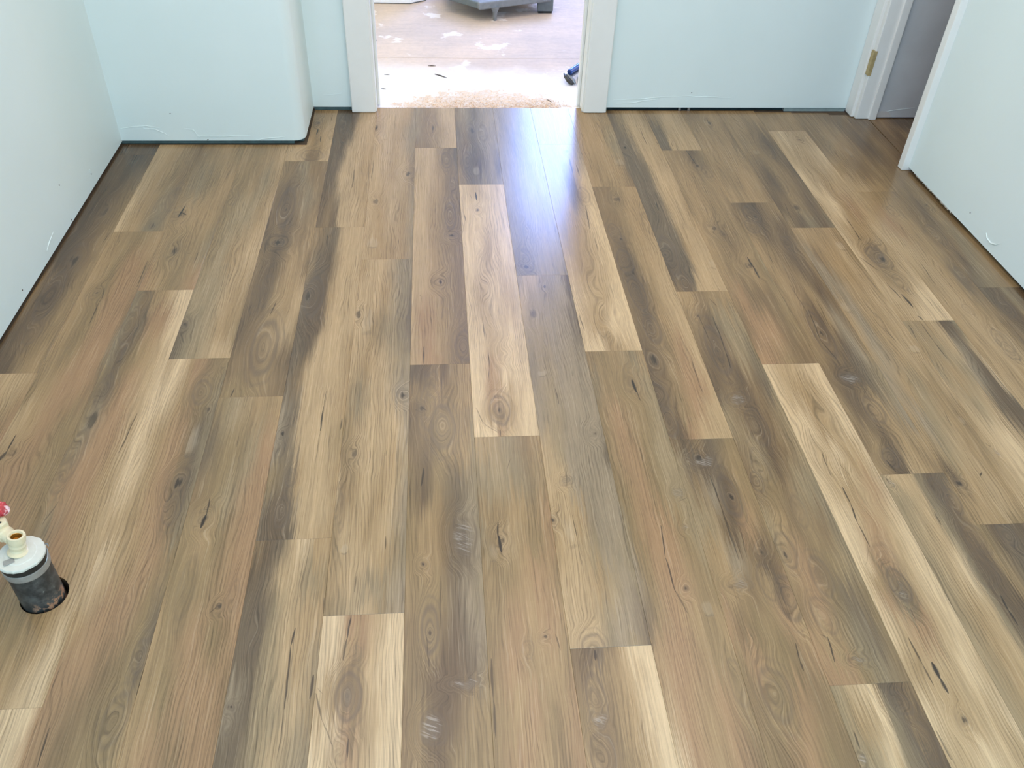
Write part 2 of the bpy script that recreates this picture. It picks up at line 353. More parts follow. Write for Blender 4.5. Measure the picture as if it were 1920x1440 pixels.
# ------------------------------------------------------------------ structure
CZ = 2.44; GAPZ = 0.013
HOLE = (-0.6815, 1.0465, 0.0435)
def plank_mesh(outline, hole=None, ch=.0004, th=.0055):
    bm = bmesh.new()
    def ring(pts, z): return [bm.verts.new((x, y, z)) for x, y in pts]
    n = len(outline)
    cx = sum(q[0] for q in outline)/n; cy = sum(q[1] for q in outline)/n
    def inset(pts, d):
        out = []
        for i in range(len(pts)):
            p0, p1, p2 = (Vector(pts[i-1]), Vector(pts[i]), Vector(pts[(i+1) % len(pts)]))
            e1 = (p1-p0).normalized(); e2 = (p2-p1).normalized()
            n1_ = Vector((-e1.y, e1.x)); n2_ = Vector((-e2.y, e2.x)); b_ = (n1_+n2_)
            out.append(tuple(p1 + b_*(d/max(.2, 1+n1_.dot(n2_)))))
        return out
    low = ring(outline, -th); mid = ring(outline, -ch); top = ring(inset(outline, ch), 0)
    for A, B in ((low, mid), (mid, top)):
        for i in range(n): bm.faces.new((A[i], A[(i+1) % n], B[(i+1) % n], B[i]))
    if hole:
        hx, hy, hr = hole; k = 24
        hp = [(hx+hr*math.cos(2*math.pi*i/k), hy+hr*math.sin(2*math.pi*i/k)) for i in range(k)]
        ht = ring(hp, 0); hl = ring(hp, -th)
        for i in range(k): bm.faces.new((ht[i], ht[(i+1) % k], hl[(i+1) % k], hl[i]))
        es = []
        for L in (top, ht):
            for i in range(len(L)):
                e = bm.edges.get((L[i], L[(i+1) % len(L)]))
                es.append(e)
        bmesh.ops.triangle_fill(bm, use_beauty=True, edges=es)
    else:
        bm.faces.new(top)
    bm.faces.new(low[::-1]) if not hole else None
    return bm

# floor slab with the pipe hole going down through it
bm = bmesh.new()
o4 = [bm.verts.new(q) for q in ((-1.30, -1.8, -.0056), (2.75, -1.8, -.0056), (2.75, 3.339, -.0056), (-1.30, 3.339, -.0056))]
k = 28; hv = [bm.verts.new((HOLE[0]+HOLE[2]*math.cos(2*math.pi*i/k), HOLE[1]+HOLE[2]*math.sin(2*math.pi*i/k), -.0056)) for i in range(k)]
hb = [bm.verts.new((v.co.x, v.co.y, -.09)) for v in hv]; ob = [bm.verts.new((v.co.x, v.co.y, -.09)) for v in o4]
es = [bm.edges.new((L[i], L[(i+1) % len(L)])) for L in (o4, hv) for i in range(len(L))]
bmesh.ops.triangle_fill(bm, use_beauty=True, edges=es)
for i in range(k): bm.faces.new((hv[i], hv[(i+1) % k], hb[(i+1) % k], hb[i]))
for i in range(4): bm.faces.new((o4[i], o4[(i+1) % 4], ob[(i+1) % 4], ob[i]))
bm.faces.new(hb); 
floor = structure(mesh_obj('floor', bm, M_SLAB))
floor['label'] = 'wood-look plank floor of mixed brown and pale maple boards'

PLANKS = [
(-7,2.92,3.005,"45|X0D5X10","",""),
(-7,1.715,2.92,"22|D5B7T9B10;130|D3M6B8B10;347|M2D4D6B8.5B10;540|D0X3D5M8B10;826|D0X3D6B10;1165|X0D4X6D10","142.1,673,138.7,611,3,0.7","83,517,21.1,58.1,0.9,k;75,342,24.3,109.7,0.8,e;97,809,16.4,48,0.5,k;85,164,18.9,51.2,0.5,e"),
(-7,0.9,1.715,"624|T5B8R10;795|L5L8T10","",""),
(-6,2.3929,3.003,"13|P0L1.6T3.5G6G7.5B10;112|P0L1.5T3B5G7B10;328|L0L1.5T3O6M9B10;550|L0L2T4B7M10","11.9,164,14.8,14,2.5,0.5","110,31,14.5,29.4,0.7,k;136,198,18.6,78.7,0.5,e;110,128,23.2,96.5,0.4,e"),
(-6,1.13,2.3929,"73|B0R6O10;221|M0R4B7O10;388|L0T3R5O8O10;540|O0T3R5R8M10;688|T0B2O4R6R9G10;865|T0B2O4R6R9M10;1064|T0T2O4R6R8B10;1244|T0B3O6B8T10","65,916,64.2,775,3,0.8;58.5,955,67.1,903,4,0.6;25.7,364,25.3,312,5,0.9;25.3,312,18.5,275,8,0.8;142,1097,146.1,958,3.5,0.8","44,929,13,23.6,0.7,k;42,303,11.5,17,0.5,k"),
(-6,-0.1,1.13,"1173|B0R5M10","",""),
(-5,2.0703,3.002,"24|R0T3O5B7R10;208|T0O3B5O8G10;432|B0T3T5T8O10;630|B0G3O6T8T10;872|M0B3T6O10","27.5,481,21.8,406,7,0.95;26.2,440,44.6,422,6,0.8;50.9,233,56.6,185,4,0.7;126.5,198,125.2,142,3,0.6;93.5,193,104.3,193,3,0.7","27,426,21.5,34,0.6,k;53,209,12.4,33.1,0.6,k"),
(-5,0.8128,2.0703,"30|B0T5P9L10;135|O0O4T7P9L10;252|O0R4T7L9L10;383|O0G2R4T7L8.5L10;531|O0R3R5T7L9P10;700|O0G1.5R4R6L8P10;832|O0H2M3R5L8P10;967|G0D2O4T6L8P10;1116|G0M2H3R5R7P8.5P10;1242|G0M2T5L6.5P8P10","123.9,743,117.4,611,3,0.8;32.1,472,20.7,407,3,0.5","27,1204,17.2,46.2,0.7,e;19,1094,15.2,76.5,0.8,e;35,990,12,44.6,0.5,d;29,720,13.3,36.8,0.7,k;28,824,17.6,59.6,0.6,e;22,615,18.6,76.5,0.6,e;16,542,15.8,48.1,0.5,e"),
(-5,-0.4,0.8128,"1121|P4L6P8R10;1204|T0T3P7P9R10","",""),
(-4,1.7595,3,"15|H0G1.5g4L7L10;117|H0G2g4T7O10;265|g0g4L6T8B10;486|O0g3T5L8L10;740|O0g3g6T8L10;958|O0O3B5G7T10;1182|T0B2O4T7L10","31.2,609,31.7,517,2,0.4;72.6,372,72.6,304,2,0.4","9,140,12.5,23.9,0.8,k;17,847,18.9,50.8,0.4,e"),
(-4,0.49,1.7595,"222|R0M3O6O9T10;296|R0M4O7O9T10;396|R0R3M6O8H9.5B10;507|L0R3R6O8H10;631|P0L2T4R7O10;727|L0T3R6M8G10;847|P0T3R5M7H9G10;981|P0L1.5T3R5M7H8.5G10;1129|P0P2T4M6O8G10;1241|L0P2T4R5M7O10","23.4,285,25.3,217,4,0.8;155.3,470,155.2,391,5,0.75;153.9,397,152.5,328,5,0.8;50.3,1211,50.4,1091,2.5,0.4","145,1229,6.6,8.5,0.4,k;107,1138,19.1,43.8,0.7,e;121,970,15.6,52.8,0.7,f;117,838,14.8,25.4,1,k;120,769,17.7,45,0.6,e;135,1069,6.2,11.4,0.5,k;140,419,15.1,33,0.6,e;89,530,9.9,36.5,0.3,e;127,293,19.5,48.4,0.6,e"),
(-3,2.8686,3.312,"17|L0L4M5M7L8.5L10;116|L0L3T5B6T8L10;276|B3B5T7L8.5L10;414|B0B5T7T9L10","91.1,267,89.6,220,6,0.9;108.5,206,111.2,156,5,0.8;135.9,399,134.3,344,4,0.6","86,324,10,19.5,0.8,k;92,42,37.6,38.4,0.7,e;146,229,11.8,46.7,0.5,e"),
(-3,1.6057,2.8686,"18|O0O4B6M8M10;131|M0M4B6M8D10;266|D0M3B5L8B10;415|M0D3B5T8L10;578|M0D3M5T7M10;792|D0M2D4M6M8T10;998|M0D2.5M5G7M10;1209|B0M3G5M7M10","83.6,401,73.9,334,3.5,0.7;14.4,714,15.5,638,3,0.5;31.5,33,26.9,0,4,0.8","47,934,23.8,119.7,0.9,e;47,920,8.5,27.9,0.8,k;51,713,24,31.1,0.95,k;79,197,30,101.8,0.85,e;50,455,14.8,80,0.5,e;23,416,11.7,65,0.5,e;62,1150,18,70.9,0.4,e"),
(-3,0.33,1.6057,"373|T0R3M5R8R10;496|T0O3R5R8M10;602|T0B2R5O7R10;720|O0O3B5R8R10;852|O0T3O5R8R10;939|M0O3g5R8R10;1083|H0O3O5g7R8.5R10;1254|O0g3T6B8T10","38,953,40.4,899,3.5,0.8;39.6,904,35.7,868,9,0.95;70.5,1138,71.4,1103,2,0.6;106.5,675,90,658,3,0.5","39,889,15.3,20.4,0.7,k;109,669,8,9.6,0.8,k;38,722,14.2,63,0.3,e;133,692,8.1,36.9,0.4,e"),
(-2,2.4079,3.312,"53|D0M2D3.6L5L8T10;346|D0D2L3.6L6T9L10;532|D0D3L4.2L7T10;690|D0D3H4.6L5.6L10;860|H0X3D5L6.5L10","96.8,394,96.2,261,3.5,0.85;142.8,468,149.3,268,3,0.5;143.7,306,143.3,245,2,0.5;58.5,690,81.3,737,2,0.3","34,761,18.1,67.6,0.6,e"),
(-2,1.1591,2.4079,"8|H0D2.5H4.5L5.5T10;73|H0D2H4L5.2L9T10;165|O0H3T4.3L5.5L8T10;282|V0H2L3.8L7O10;391|V0H2L3.2L7T10;530|H0M2L3.4L8T10;639|H0D3L4.4L8T10;732|H0D2D4L5.5L10;857|H0D2D4T5L6.5L10;1021|B0H1.5D4L6.5L10;1219|B0M1.2H4L6L10","42.4,1204,43.5,1135,4,0.8;84.2,964,85.6,910,2,0.4;101.5,468,101.2,399,2.5,0.7;100.7,405,101,320,5,0.9;147,360,144.8,323,4.5,0.7;100.9,307,99.5,196,2,0.4;65.5,617,62.9,573,2,0.4;136.8,1079,136.6,1006,2.5,0.5","31,871,23.6,84.1,0.95,e;16,872,11.8,31.5,0.8,k;14,314,6.1,10.8,1,k;15,267,10.8,34.6,0.4,e;45,74,13.3,41.6,0.7,e;50,174,11.6,22.5,0.5,e"),
(-2,-0.1,1.1591,"794|H0H2g4L6g8G10;888|V0H2.5g4g6L7.5O10;969|H0H2.5g4L6T7.5g10;1081|H0H2.5g4L6T8T10;1167|D0H2.2L4L6g7.5O10;1247|M0D2H3.2L5.5P6.5T8T10","102.8,1048,100.4,1011,4,0.9;100.1,1013,103.3,886,4.5,0.85;103.3,886,102.5,802,2,0.5;146.7,949,143.9,903,6,0.8;105.6,1179,104.2,1116,2,0.5;150.8,1113,152.1,1077,4,0.6","13,891,5.4,6.9,1,k;15,862,8.9,21.1,0.4,e;32,1049,13.7,46.1,0.4,e"),
(-1,2.2178,3.337,"48|L0T3T6T8G10;275|L0T3L5T8G10;615|L0L3T5L7M10;880|L0L3T6G9G10;1066|T0L3L5T8G10","20.3,127,17.7,49,2,0.3;5.5,658,7.6,496,4,0.5;62.2,382,62.3,328,2,0.5;109.1,116,108.4,78,2,0.6;58.3,33,56.5,0,2,0.7","3,922,16,38.2,0.9,k;135,554,16.6,24.1,0.8,k;28,95,19.5,31.3,0.6,f;25,354,13.9,21.6,0.5,k;36,856,15.8,27.8,0.3,f"),
(-1,0.9709,2.2178,"8|O0g3L5O7V10;63|T0L3G5g7V10;141|B0L2.5L5T7G10;225|B0L2T5L7V10;315|L0M1T2.5L4T6L8V10;412|M0B1L3L6T8g10;517|O0B1L3L6L8V10;631|T0G2L4L6V8V10;756|L0T3L5g8G10;892|L0L2B3.5g6G8.5H10;1041|L0L3T5g7G9H10;1221|T0L2L5G8G10","-2,758,-1.4,691,3,0.6;65.7,450,67,399,3,0.7;103.3,445,103,419,2,0.5;110.1,188,110.3,153,3,0.7;56.3,90,54.6,52,2.5,0.6;48.4,978,54.6,846,2,0.5;152.6,1039,152.5,938,3,0.4","140,625,10.4,17.8,1,k;36,941,14.4,63.7,0.55,f;9,962,8.7,19.8,0.7,k;28,157,12.8,12.3,0.7,f;31,431,9.6,17.1,0.6,k;4,280,7.9,37.8,0.5,e;15,257,6.7,44.6,0.5,e"),
(-1,-0.28,0.9709,"965|P0L3R4L6P8P10;1020|L0P2R4M5L7P9P10;1079|L0T2M4B5.5L7P8.5P10;1120|P0L1.5M3.5B5L6.5P8P10;1173|P0P2T3.5R5L6.5P8.5P10;1244|P0P2R3.2R5L7P9P10","52.9,1250,49.6,1197,4,0.9;49.4,1199,45.8,1155,6,0.7;1.5,1093,17.1,1043,5,0.6;17.1,1043,39.8,995,3,0.5;65.3,1007,64.8,975,3.5,0.8;13.5,1092,3.3,1103,2,0.4","60,1080,20.2,38.2,0.95,e;57,1082,9.2,20.2,0.7,d;67,1168,9.6,17.6,0.3,e;53,994,12.3,22.1,0.5,e"),
(0,2.9739,3.337,"22|M0M3B5L7.2L10;124|G0M3B5T6.5L8L10;310|G0M3B5L7.5L10","66.7,195,64.3,124,3,0.6","67,171,12.2,43.3,0.6,k"),
(0,1.715,2.9739,"7|L0R3R4.5B6M8M10;73|L0R3T5M8M10;191|L0R2T5B7M9M10;374|L0L2T4B7M10;579|L0L2T4B6.5M9M10;758|L0L2T4B6M8M10;997|L0L3T5M8M10;1224|L0L4B5.5M8H10","32.2,75,32.5,4,3.5,0.85;24,315,24,305,3,0.4","114,1159,17.2,59.3,0.8,e;119,758,17.2,82.7,0.9,e;122,631,14.9,16,0.9,k;80,373,13.8,22,0.9,k;140,76,21,57.1,0.8,e;144,189,14.5,36.9,0.4,e;136,965,14.5,53.8,0.5,e"),
(0,0.45,1.715,"226|M0B2D4O6O8B10;310|M0O2D4D5.5B8O10;381|O0D4D6H8G10;457|M0O3O4D5.5H7V10;552|B0O3O4.5H6.5V8G10;655|O0T3M5H6.5H8V10;739|O0T3M5H7V9G10;845|O0D2.5O4H7G10;944|M0D3O5M7B9G10;1051|D0M3O5B6.5M9G10;1147|M0O3T4.5M6B8T10;1250|H0D2M4D5.5B7T10","34.8,898,30.3,844,6,0.85;27.8,1105,41.9,1090,5,0.6;69.1,602,69.6,480,3,0.5;41.8,470,47.5,404,4,0.5","48,1108,21.8,77.4,0.7,e;79,1032,25,69.6,0.9,e;28,1102,11.5,15.4,0.8,k;37,630,7.4,9.2,0.9,k;119,701,26.4,47.9,0.7,s;49,482,14.9,48.4,0.95,e;50,479,5,10.3,0.7,k;53,288,21.6,26.6,0.9,s;110,366,26.4,8.3,0.7,s;58,1188,18.5,49.2,0.5,e;140,399,9.6,42.8,0.4,e"),
(1,2.6867,3.337,"23|B0H3G6V10;144|M0H3D5V8H10;364|H0M2H4V7V10;598|M0G3H5V8V10","","62,434,14.2,38.2,0.7,k;38,187,17.2,67.9,0.7,e;67,103,15,32.6,0.7,f;101,411,16.2,66.3,0.5,e"),
(1,1.4434,2.6867,"11|P0P3R4L5.5P8P10;79|P0P1T2.5M4.5T6P8.5P10;148|P0P1.5R3L6P9P10;230|P0P2R3.5P6P10;363|P0P2L4P7P10;560|P0L3P5L8P10;816|P0P3L5P8P10;1045|P0P3P6P10;1220|P0L3P6P10","53.1,1190,55.9,1131,6,0.95;10.3,1039,13.9,994,4,0.6;44.1,440,44,383,3,0.6;50.3,341,49.6,252,3,0.8;49.6,252,43.7,194,3,0.6;8.9,101,25.4,44,3,0.6;25.4,44,57.5,12,3,0.5;33,1183,38.7,1146,3,0.4;62,24,60.5,1,3,0.8","58,1070,8.7,17.6,0.8,k;61,847,26.3,106.1,0.35,w;65,614,24.5,92.4,0.4,w;68,410,20.1,71.6,0.3,w;65,93,23.2,49.8,0.9,e;62,90,9,17.2,0.8,k;98,317,25.1,31.4,0.3,w"),
(1,0.2,1.4434,"467|O0R3T6M8R10;552|O0T3R5O7R10;644|O0R3B5T8O10;745|O0B2R4T6R8T10;844|B0O3T5R7B10;932|G0B2L3.5B6O8R10;1011|B0B3T5B8R10;1104|G0g3G6B10;1231|T0B2G5M8T10","6.2,664,5.5,585,5,0.7;5.5,585,3.9,513,5,0.7;30.1,809,21,713,2,0.3;39.2,986,37.4,941,4,0.85;39,948,40.7,906,9,0.95;78.8,1170,70.3,1137,2,0.6;47.1,771,45.8,712,2,0.4;129.4,708,133.4,674,3,0.6;68.8,613,67.2,495,2,0.3","45,929,11,16.6,0.7,k;24,907,9.7,24.4,0.4,f;110,697,6.9,6.8,0.8,k;75,677,9.8,17.6,0.4,e"),
(2,2.1204,3.337,"11|G0G3g5V8V10;76|G0G2.5V4.5g7V10;297|G0G3V5g7V10;588|V0G3V6g8V10;884|V0G4V7V10;1165|V0V4G7V10","128.8,795,118.5,628,2,0.4;45.9,430,41.8,402,2,0.4","56,248,13.5,39.3,0.4,e;36,82,19.3,59.5,0.7,e;35,47,12.8,11.7,0.7,k"),
(2,0.8763,2.1204,"6|L0L3.8G5V6.5g8H10;49|L0L3.5g5V7V8H10;135|L0L3T5g7V8.5G10;227|T0L2L3g5V7G10;313|B0L2.5T4V6V8V10;405|L0L2.5V4V7V10;505|L0g2.5V4V8V9H10;631|V0g3V5V8V10;792|V0g3V5V8V10;972|g0g3V5V8H10;1124|L0g2g5V8H10;1227|G0L2g5V8D10","64.8,1072,62.5,1022,2,0.5;56.3,734,57.3,674,3,0.7;112.1,812,106.5,780,2,0.4;46.9,322,47.4,256,2.5,0.7;47.4,256,46.9,188,2,0.5;88,160,82.5,73,2,0.4;48.4,463,43.3,403,3,0.4;149.3,355,146.4,197,3,0.4","75,1180,4.6,8.2,0.6,k;29,793,15,12.7,0.7,f;4,307,7.9,10.2,1,k;35,278,14.5,42.8,0.6,f;132,573,11.4,14.5,0.6,k;31,1047,10.4,25.1,0.4,k;45,414,14.2,14.4,0.5,d;43,-1,19.7,28.8,0.9,e"),
(2,-0.35,0.8763,"1008|T0M3O5T7P8.5P10;1083|O0M3B5T6P8P10;1154|M0B2B4T5.5L7P9P10;1218|M0D2H3.5M5T6P7.5P10","45.2,1222,43.9,1200,6,0.9","34,1125,15,45.2,0.7,e;32,1088,14.7,15.5,0.7,s;29,1025,19.6,36.2,0.6,e"),
(3,3,3.337,"74|V0V5g10;286|V0g4V10","127,145,128.4,59,5,0.7",""),
(3,1.7553,3,"14|P0P3T4.5L7P10;113|P0L2T4P6P10;240|P0L3L6P8P10;408|L0T3L6P10;660|g0T4L6P8P10;913|g0V3D6L7.5P10;1204|V0V3g6g10","101.5,1125,98.6,1012,7,0.8;118.2,1074,120.5,991,5,0.6;111.6,781,103.3,626,4,0.8;111.4,576,107.9,497,3,0.7;4.9,165,10.9,91,5,0.6","99,1181,9.9,17.7,0.6,k;115,855,18.3,52.5,0.5,e;84,240,30.6,95.1,0.45,w;76,77,26.2,71.4,0.55,w;78,408,25.8,99.4,0.4,w;124,161,18,75.5,0.3,w"),
(3,0.48,1.7553,"169|P0R2T5R7M9O10;254|L0R2T5R7O9B10;358|T0R2R4B7O9B10;449|H0O1.5R4T6O8T10;549|V0O1.5R4R6B8O10;658|G0O1R3R6O8g10;779|O0O1R4O6g8g10;895|O0R3O6g8g10;1003|O0R3B5O7g9G10;1141|G0B2O5B7g9g10;1253|B0O3B5G8T10","103,1156,103.7,1109,9,0.95;104.8,1115,108,1075,4,0.7;76.9,912,76.1,869,2.5,0.6;76.1,680,69.5,596,4,0.85;69.5,596,72.6,511,4.5,0.8;73.2,513,84.4,461,5,0.5;149.9,755,129.8,745,2,0.4","101,1140,13.5,24.7,0.7,k;94,516,7.4,10,0.9,k;122,465,12.4,16.8,0.5,f;134,768,14.2,14,0.5,s;128,670,11.3,11.5,0.4,s;142,312,13.5,41.4,0.4,e"),
(4,2.6664,3.337,"20|T0B4T7M10;120|T0B3T6T8H10;337|T0T4T6g8G10;620|T0T3B6T10","36.3,80,32.7,20,2,0.5","124,183,17.6,25.5,0.5,f"),
(4,1.4161,2.6664,"14|M0D2R4L6L10;99|D0M2B4R6L8L10;199|D0M2.5B4R6R8L10;330|D0M3B5R7L9L10;472|M0D3M4T6L8L10;630|M0D3M4.5B6L8L10;803|M0D3B5T7L10;996|M0M3B5T7T10;1220|M0M3B5T7T10","122.5,305,117.6,198,3,0.6;117.6,198,120.9,167,2.5,0.6;128.8,561,132.4,522,2,0.3","71,1163,10.9,22.2,0.6,k;26,937,18.8,52.3,0.7,e;39,904,11.9,16.1,0.8,k;31,774,21.2,65.6,0.9,e;37,603,21.7,80.7,0.9,e;45,436,20.6,62.9,0.8,e;24,298,14.1,30.9,0.9,k;6,151,21.4,51.7,0.8,e;13,63,18.1,44.8,0.8,e;145,995,15.7,61,0.4,e"),
(4,0.17,1.4161,"470|O0M2R5O7M10;565|M0B2O4R6M8B10;660|O0R2B4O6M8R10;739|R0M2O4B6R8T10;826|O0T2M5T7D8.5R10;905|B0T2V4M6D8M10;990|g0g2M4D5.5R7O10;1082|g0M2V4D6B8O10;1164|g0H2D4H6B8O10;1233|M0D2M4H6O9O10","65.5,1131,69.3,1043,5,0.7;69.3,1043,65.8,892,5,0.65;91.3,982,84.3,898,3,0.5;121.3,696,116.3,658,4,0.8;116.3,658,115.7,638,5,0.7","32,828,10.7,10.1,0.3,k;64,1173,27.1,18.5,0.95,s;54,1185,14.9,17,0.8,k;95,1065,17.8,58.9,0.95,e;97,1065,5.9,12.4,0.9,k;119,903,11.1,13.5,0.7,k;55,833,23.6,15.2,0.6,s;110,837,19.4,38.2,0.6,e;141,797,23.3,49.3,0.7,e;51,597,24,50.7,0.6,e"),
(5,2.025,3.312,"17|M0D3.2L4.4L10;102|D0H4.5L6L10;253|H0H4.5T6L7L10;454|H0H4L6L8T10;719|H0H4L6L10;978|H0H3L5L8T10;1247|D0B2L5L8B10","107,1121,104.5,969,3.5,0.85;49.7,534,46,472,3.5,0.8;97.5,1160,92.7,1101,3,0.5;84.7,318,80.4,269,2,0.3;146.4,1025,146.5,955,2,0.6","18,951,10.1,22.6,0.8,k;22,198,23.3,103.8,0.9,e;11,202,10,18.3,0.9,k;142,144,11.5,26.7,0.5,f;37,46,15.9,44.6,0.6,e"),
(5,0.7763,2.025,"7|R0R3O5G7M10;90|R0T2B4G6H8O10;174|M0R3O5H7O10;264|B0R3M5O7g10;362|g0T2M4B6M8G10;469|M0O3M5g7G10;586|M0g3D5M7g10;713|g0M3D5M7g10;833|D0M3D5M7H9G10;964|M0D3M5g7G9O10;1083|B0M2.5D4G6g8g10;1225|T0T2M4B6B8T10","37.8,1134,37.2,1012,3,0.6;75.7,1133,71.4,965,4,0.7;71.4,965,64.7,898,4.5,0.7;33.6,100,25.7,46,4.5,0.85;87.8,1211,100.9,1171,4,0.5;22.6,105,32.3,97,3,0.5","21,495,9.7,12.8,0.7,k;34,1129,12.1,22.6,0.7,k;51,977,23,95.8,0.9,e;51,970,7.2,13.6,0.8,k;49,777,26.9,23.8,0.95,s;69,676,23.4,55.3,0.6,e;21,308,17.9,41.1,0.7,e;14,301,8.9,12.2,0.8,k;39,553,17.3,50.3,0.5,e;15,496,14.5,28.8,0.7,e;70,238,19.6,43.9,0.6,e;45,151,20.9,35.7,0.5,e;83,406,14,44.8,0.4,e;74,51,18,10.8,0.6,s"),
(5,-0.45,0.7763,"1081|g0g2P4.2L4.8G5.3H7D9D10;1147|g0T2L4P5.2G5.7H7M8D10;1218|g0g1L2P5L5.4H5.9D8M10","11.4,1141,9.7,1108,4,0.7","116,1185,19.2,21.8,0.7,e;7,1094,8.2,12.5,0.7,s;129,1115,18.5,36.9,0.5,e"),
(6,2.9482,3.312,"32|H0H2.2L3L8L10;173|H0H2L4L8T10;324|M0B2L4L7B10","51,78,46,9,3,0.6",""),
(6,1.6861,2.9482,"16|R0R2B5M7M10;144|M0R2R5M7O10;297|B0R2M4M7O10;466|T0B2B5T7O9g10;621|T0B3M5B8O10;791|B0T2B5B8M10;1016|B0T3B6B8T10;1218|B0B3M5D7B10","90.7,1271,99.6,1140,3.5,0.7;112,520,112.8,466,6,0.9;114.6,471,113.5,401,6,0.85;73.8,809,68.9,687,2.5,0.4;60.2,1017,63.9,938,2,0.4","101,1135,11.8,21.1,0.8,k;51,688,14,20,0.6,k;74,654,8.7,23,0.5,k;108,472,16.5,23.7,0.6,k;128,1097,15.6,49.8,0.4,e"),
(6,0.46,1.6861,"162|L0L2P5L8L10;248|P0L2.5T4.5L6L8P10;342|L0T2L4L6P8L10;422|P0L2R4R5.5L7P10;482|P0R2G4M5.5L7P10;546|P0T1.5M3.5M5L7P9P10;600|P0P1.5R3R5L7P9P10;686|P0P2L3.5R5L7.5P10;778|P0L2.5T4L6R8P10;878|P0L3P5T7L8.5P10;986|P0P3T5L7P9P10;1103|P0L3T5L7P9P10;1209|P0L3L5P8P10","43.6,900,40.2,849,3,0.7;40.2,849,38.6,821,2.5,0.5;50.4,792,51.2,740,4.5,0.85;51.2,740,45,687,4.5,0.9;45,687,45.9,622,3.5,0.8;45.9,622,18,576,2,0.3;33.8,406,37.5,350,5,0.7;37.5,350,39.9,307,4,0.7;57,352,56.1,319,10,0.95;57.1,321,58.1,290,7,0.9;66.4,470,65.8,440,3,0.6;3.7,223,7.5,171,5,0.6;69.5,870,83.5,827,2,0.4","68,521,17.3,40.3,0.95,e;71,520,8.7,20.2,0.7,d;65,495,10.7,14.8,0.6,s;87,1103,27.3,76.4,0.4,w;100,1042,24.1,65.5,0.4,w;47,897,25.2,51.7,0.3,w;60,234,8.5,12.4,0.8,k;66,587,22.3,40.1,0.4,e;102,777,21.8,40.9,0.3,w"),
(7,2.5472,3.312,"37|T0B3T6B8M10;236|B0B4T6B10;502|B0T3B6T8M10;726|B0M2B5T7B10","92.9,700,84.4,623,4,0.7;152.9,599,113.1,235,3,0.35","93,639,12.9,30.2,0.7,k"),
(7,1.2839,2.5472,"13|B0M2D3D4.6L5.4T7M10;101|M0B2D4T6.5B8T10;213|B0D2M4T5.5B7V10;336|M0D3D5H7g10;447|B0M3M5D6V8.5B10;591|B0M3D5B6V8M10;750|B0T2M4B6D8M10;926|T0B2M5D7B10;1087|B0M2D4M6D8M10;1234|M0D3D5M7B10","29.9,942,27.8,881,3,0.7;54.4,643,40.2,495,4,0.65;40.2,495,54.3,420,4.5,0.65;96.2,695,87.3,541,4,0.5;44.4,779,44.4,592,3,0.5;32.1,46,40.8,7,6,0.6","50,1184,23.5,49.4,0.8,e;30,1104,21.2,33.8,0.7,e;115,1004,20.7,38.4,0.5,e;53,530,20.9,96,0.9,e;53,523,7.5,16.7,0.8,k;59,341,25.3,23.2,0.95,s;75,213,21.5,42.4,0.7,e;46,49,17.7,27.2,0.8,e;56,1173,9,17.6,0.6,k"),
(7,0.15,1.2839,"491|g0T3L5H7D10;644|g0T3L5H7D10;760|g0T3L5G6D7.5D10;862|g0L3P4.6G5.6D7D8.5B10;959|g0L3L4.5G5.3D7M9B10;1050|g0g2L4.2G5H7D8T10;1126|g0L2L4.4G5.2D7H9H10","9.1,1125,12.1,1109,4,0.6;73.2,1019,73.5,982,3,0.6;110.1,801,108.9,764,4.5,0.85;108.9,764,108.5,731,5,0.8","14,1104,11,12.8,0.6,s;114,1088,14.7,31.7,0.8,e;133,1055,14.5,33.9,0.7,e;132,942,23.1,42.1,0.5,e;107,860,22.3,39.2,0.5,e"),
(8,2.3781,3.312,"24|B0D3G5D8G10;130|D0M3B5D8M10;362|M0D3B5M8D10;624|B0B3M6D8M10;895|B0T3B6T10","32.3,168,21.9,25,3,0.5;7.9,533,-1.2,302,4,0.4","103,578,18.6,63.6,0.6,e;66,302,17.3,55.5,0.5,e;66,130,12.9,29,0.5,k;51,555,14.3,22.4,0.4,f"),
(8,1.1292,2.3781,"6|T0T3O6T9;48|T0T3L5T8L10;128|M0D1T3L6T8L10;231|T0g3L5T7B8.5L10;343|T0V2g4T7B8T10;464|V0T3g5T7B8L10;596|T0V2T5L7T10;741|T0V2.5T4T7L10;929|V0V2T5T8T10;1077|V0M2T4T6L8B10;1222|T0T3T6T8T10","88.3,716,95.5,643,3,0.6;46.3,597,44.8,552,2,0.4;98.2,361,91.1,304,2.5,0.5;142.9,246,159,219,3,0.5;78.9,140,89.8,151,5,0.8;157.5,542,152.9,461,3,0.5","127,1133,15.6,25.4,0.6,f;16,808,15.6,26,0.5,f;131,606,17.7,16.1,0.6,f;21,122,9.9,11.2,0.9,k;125,331,9.4,15.1,0.4,f"),
(8,0,1.1292,"842|B0D5H10;1018|B0H3D6H10;1117|O0D2H4D6H10","","52,1096,16.3,25.4,0.7,e"),
(9,3.1164,3.298,"40|B0T4B10;168|B0B5T10","",""),
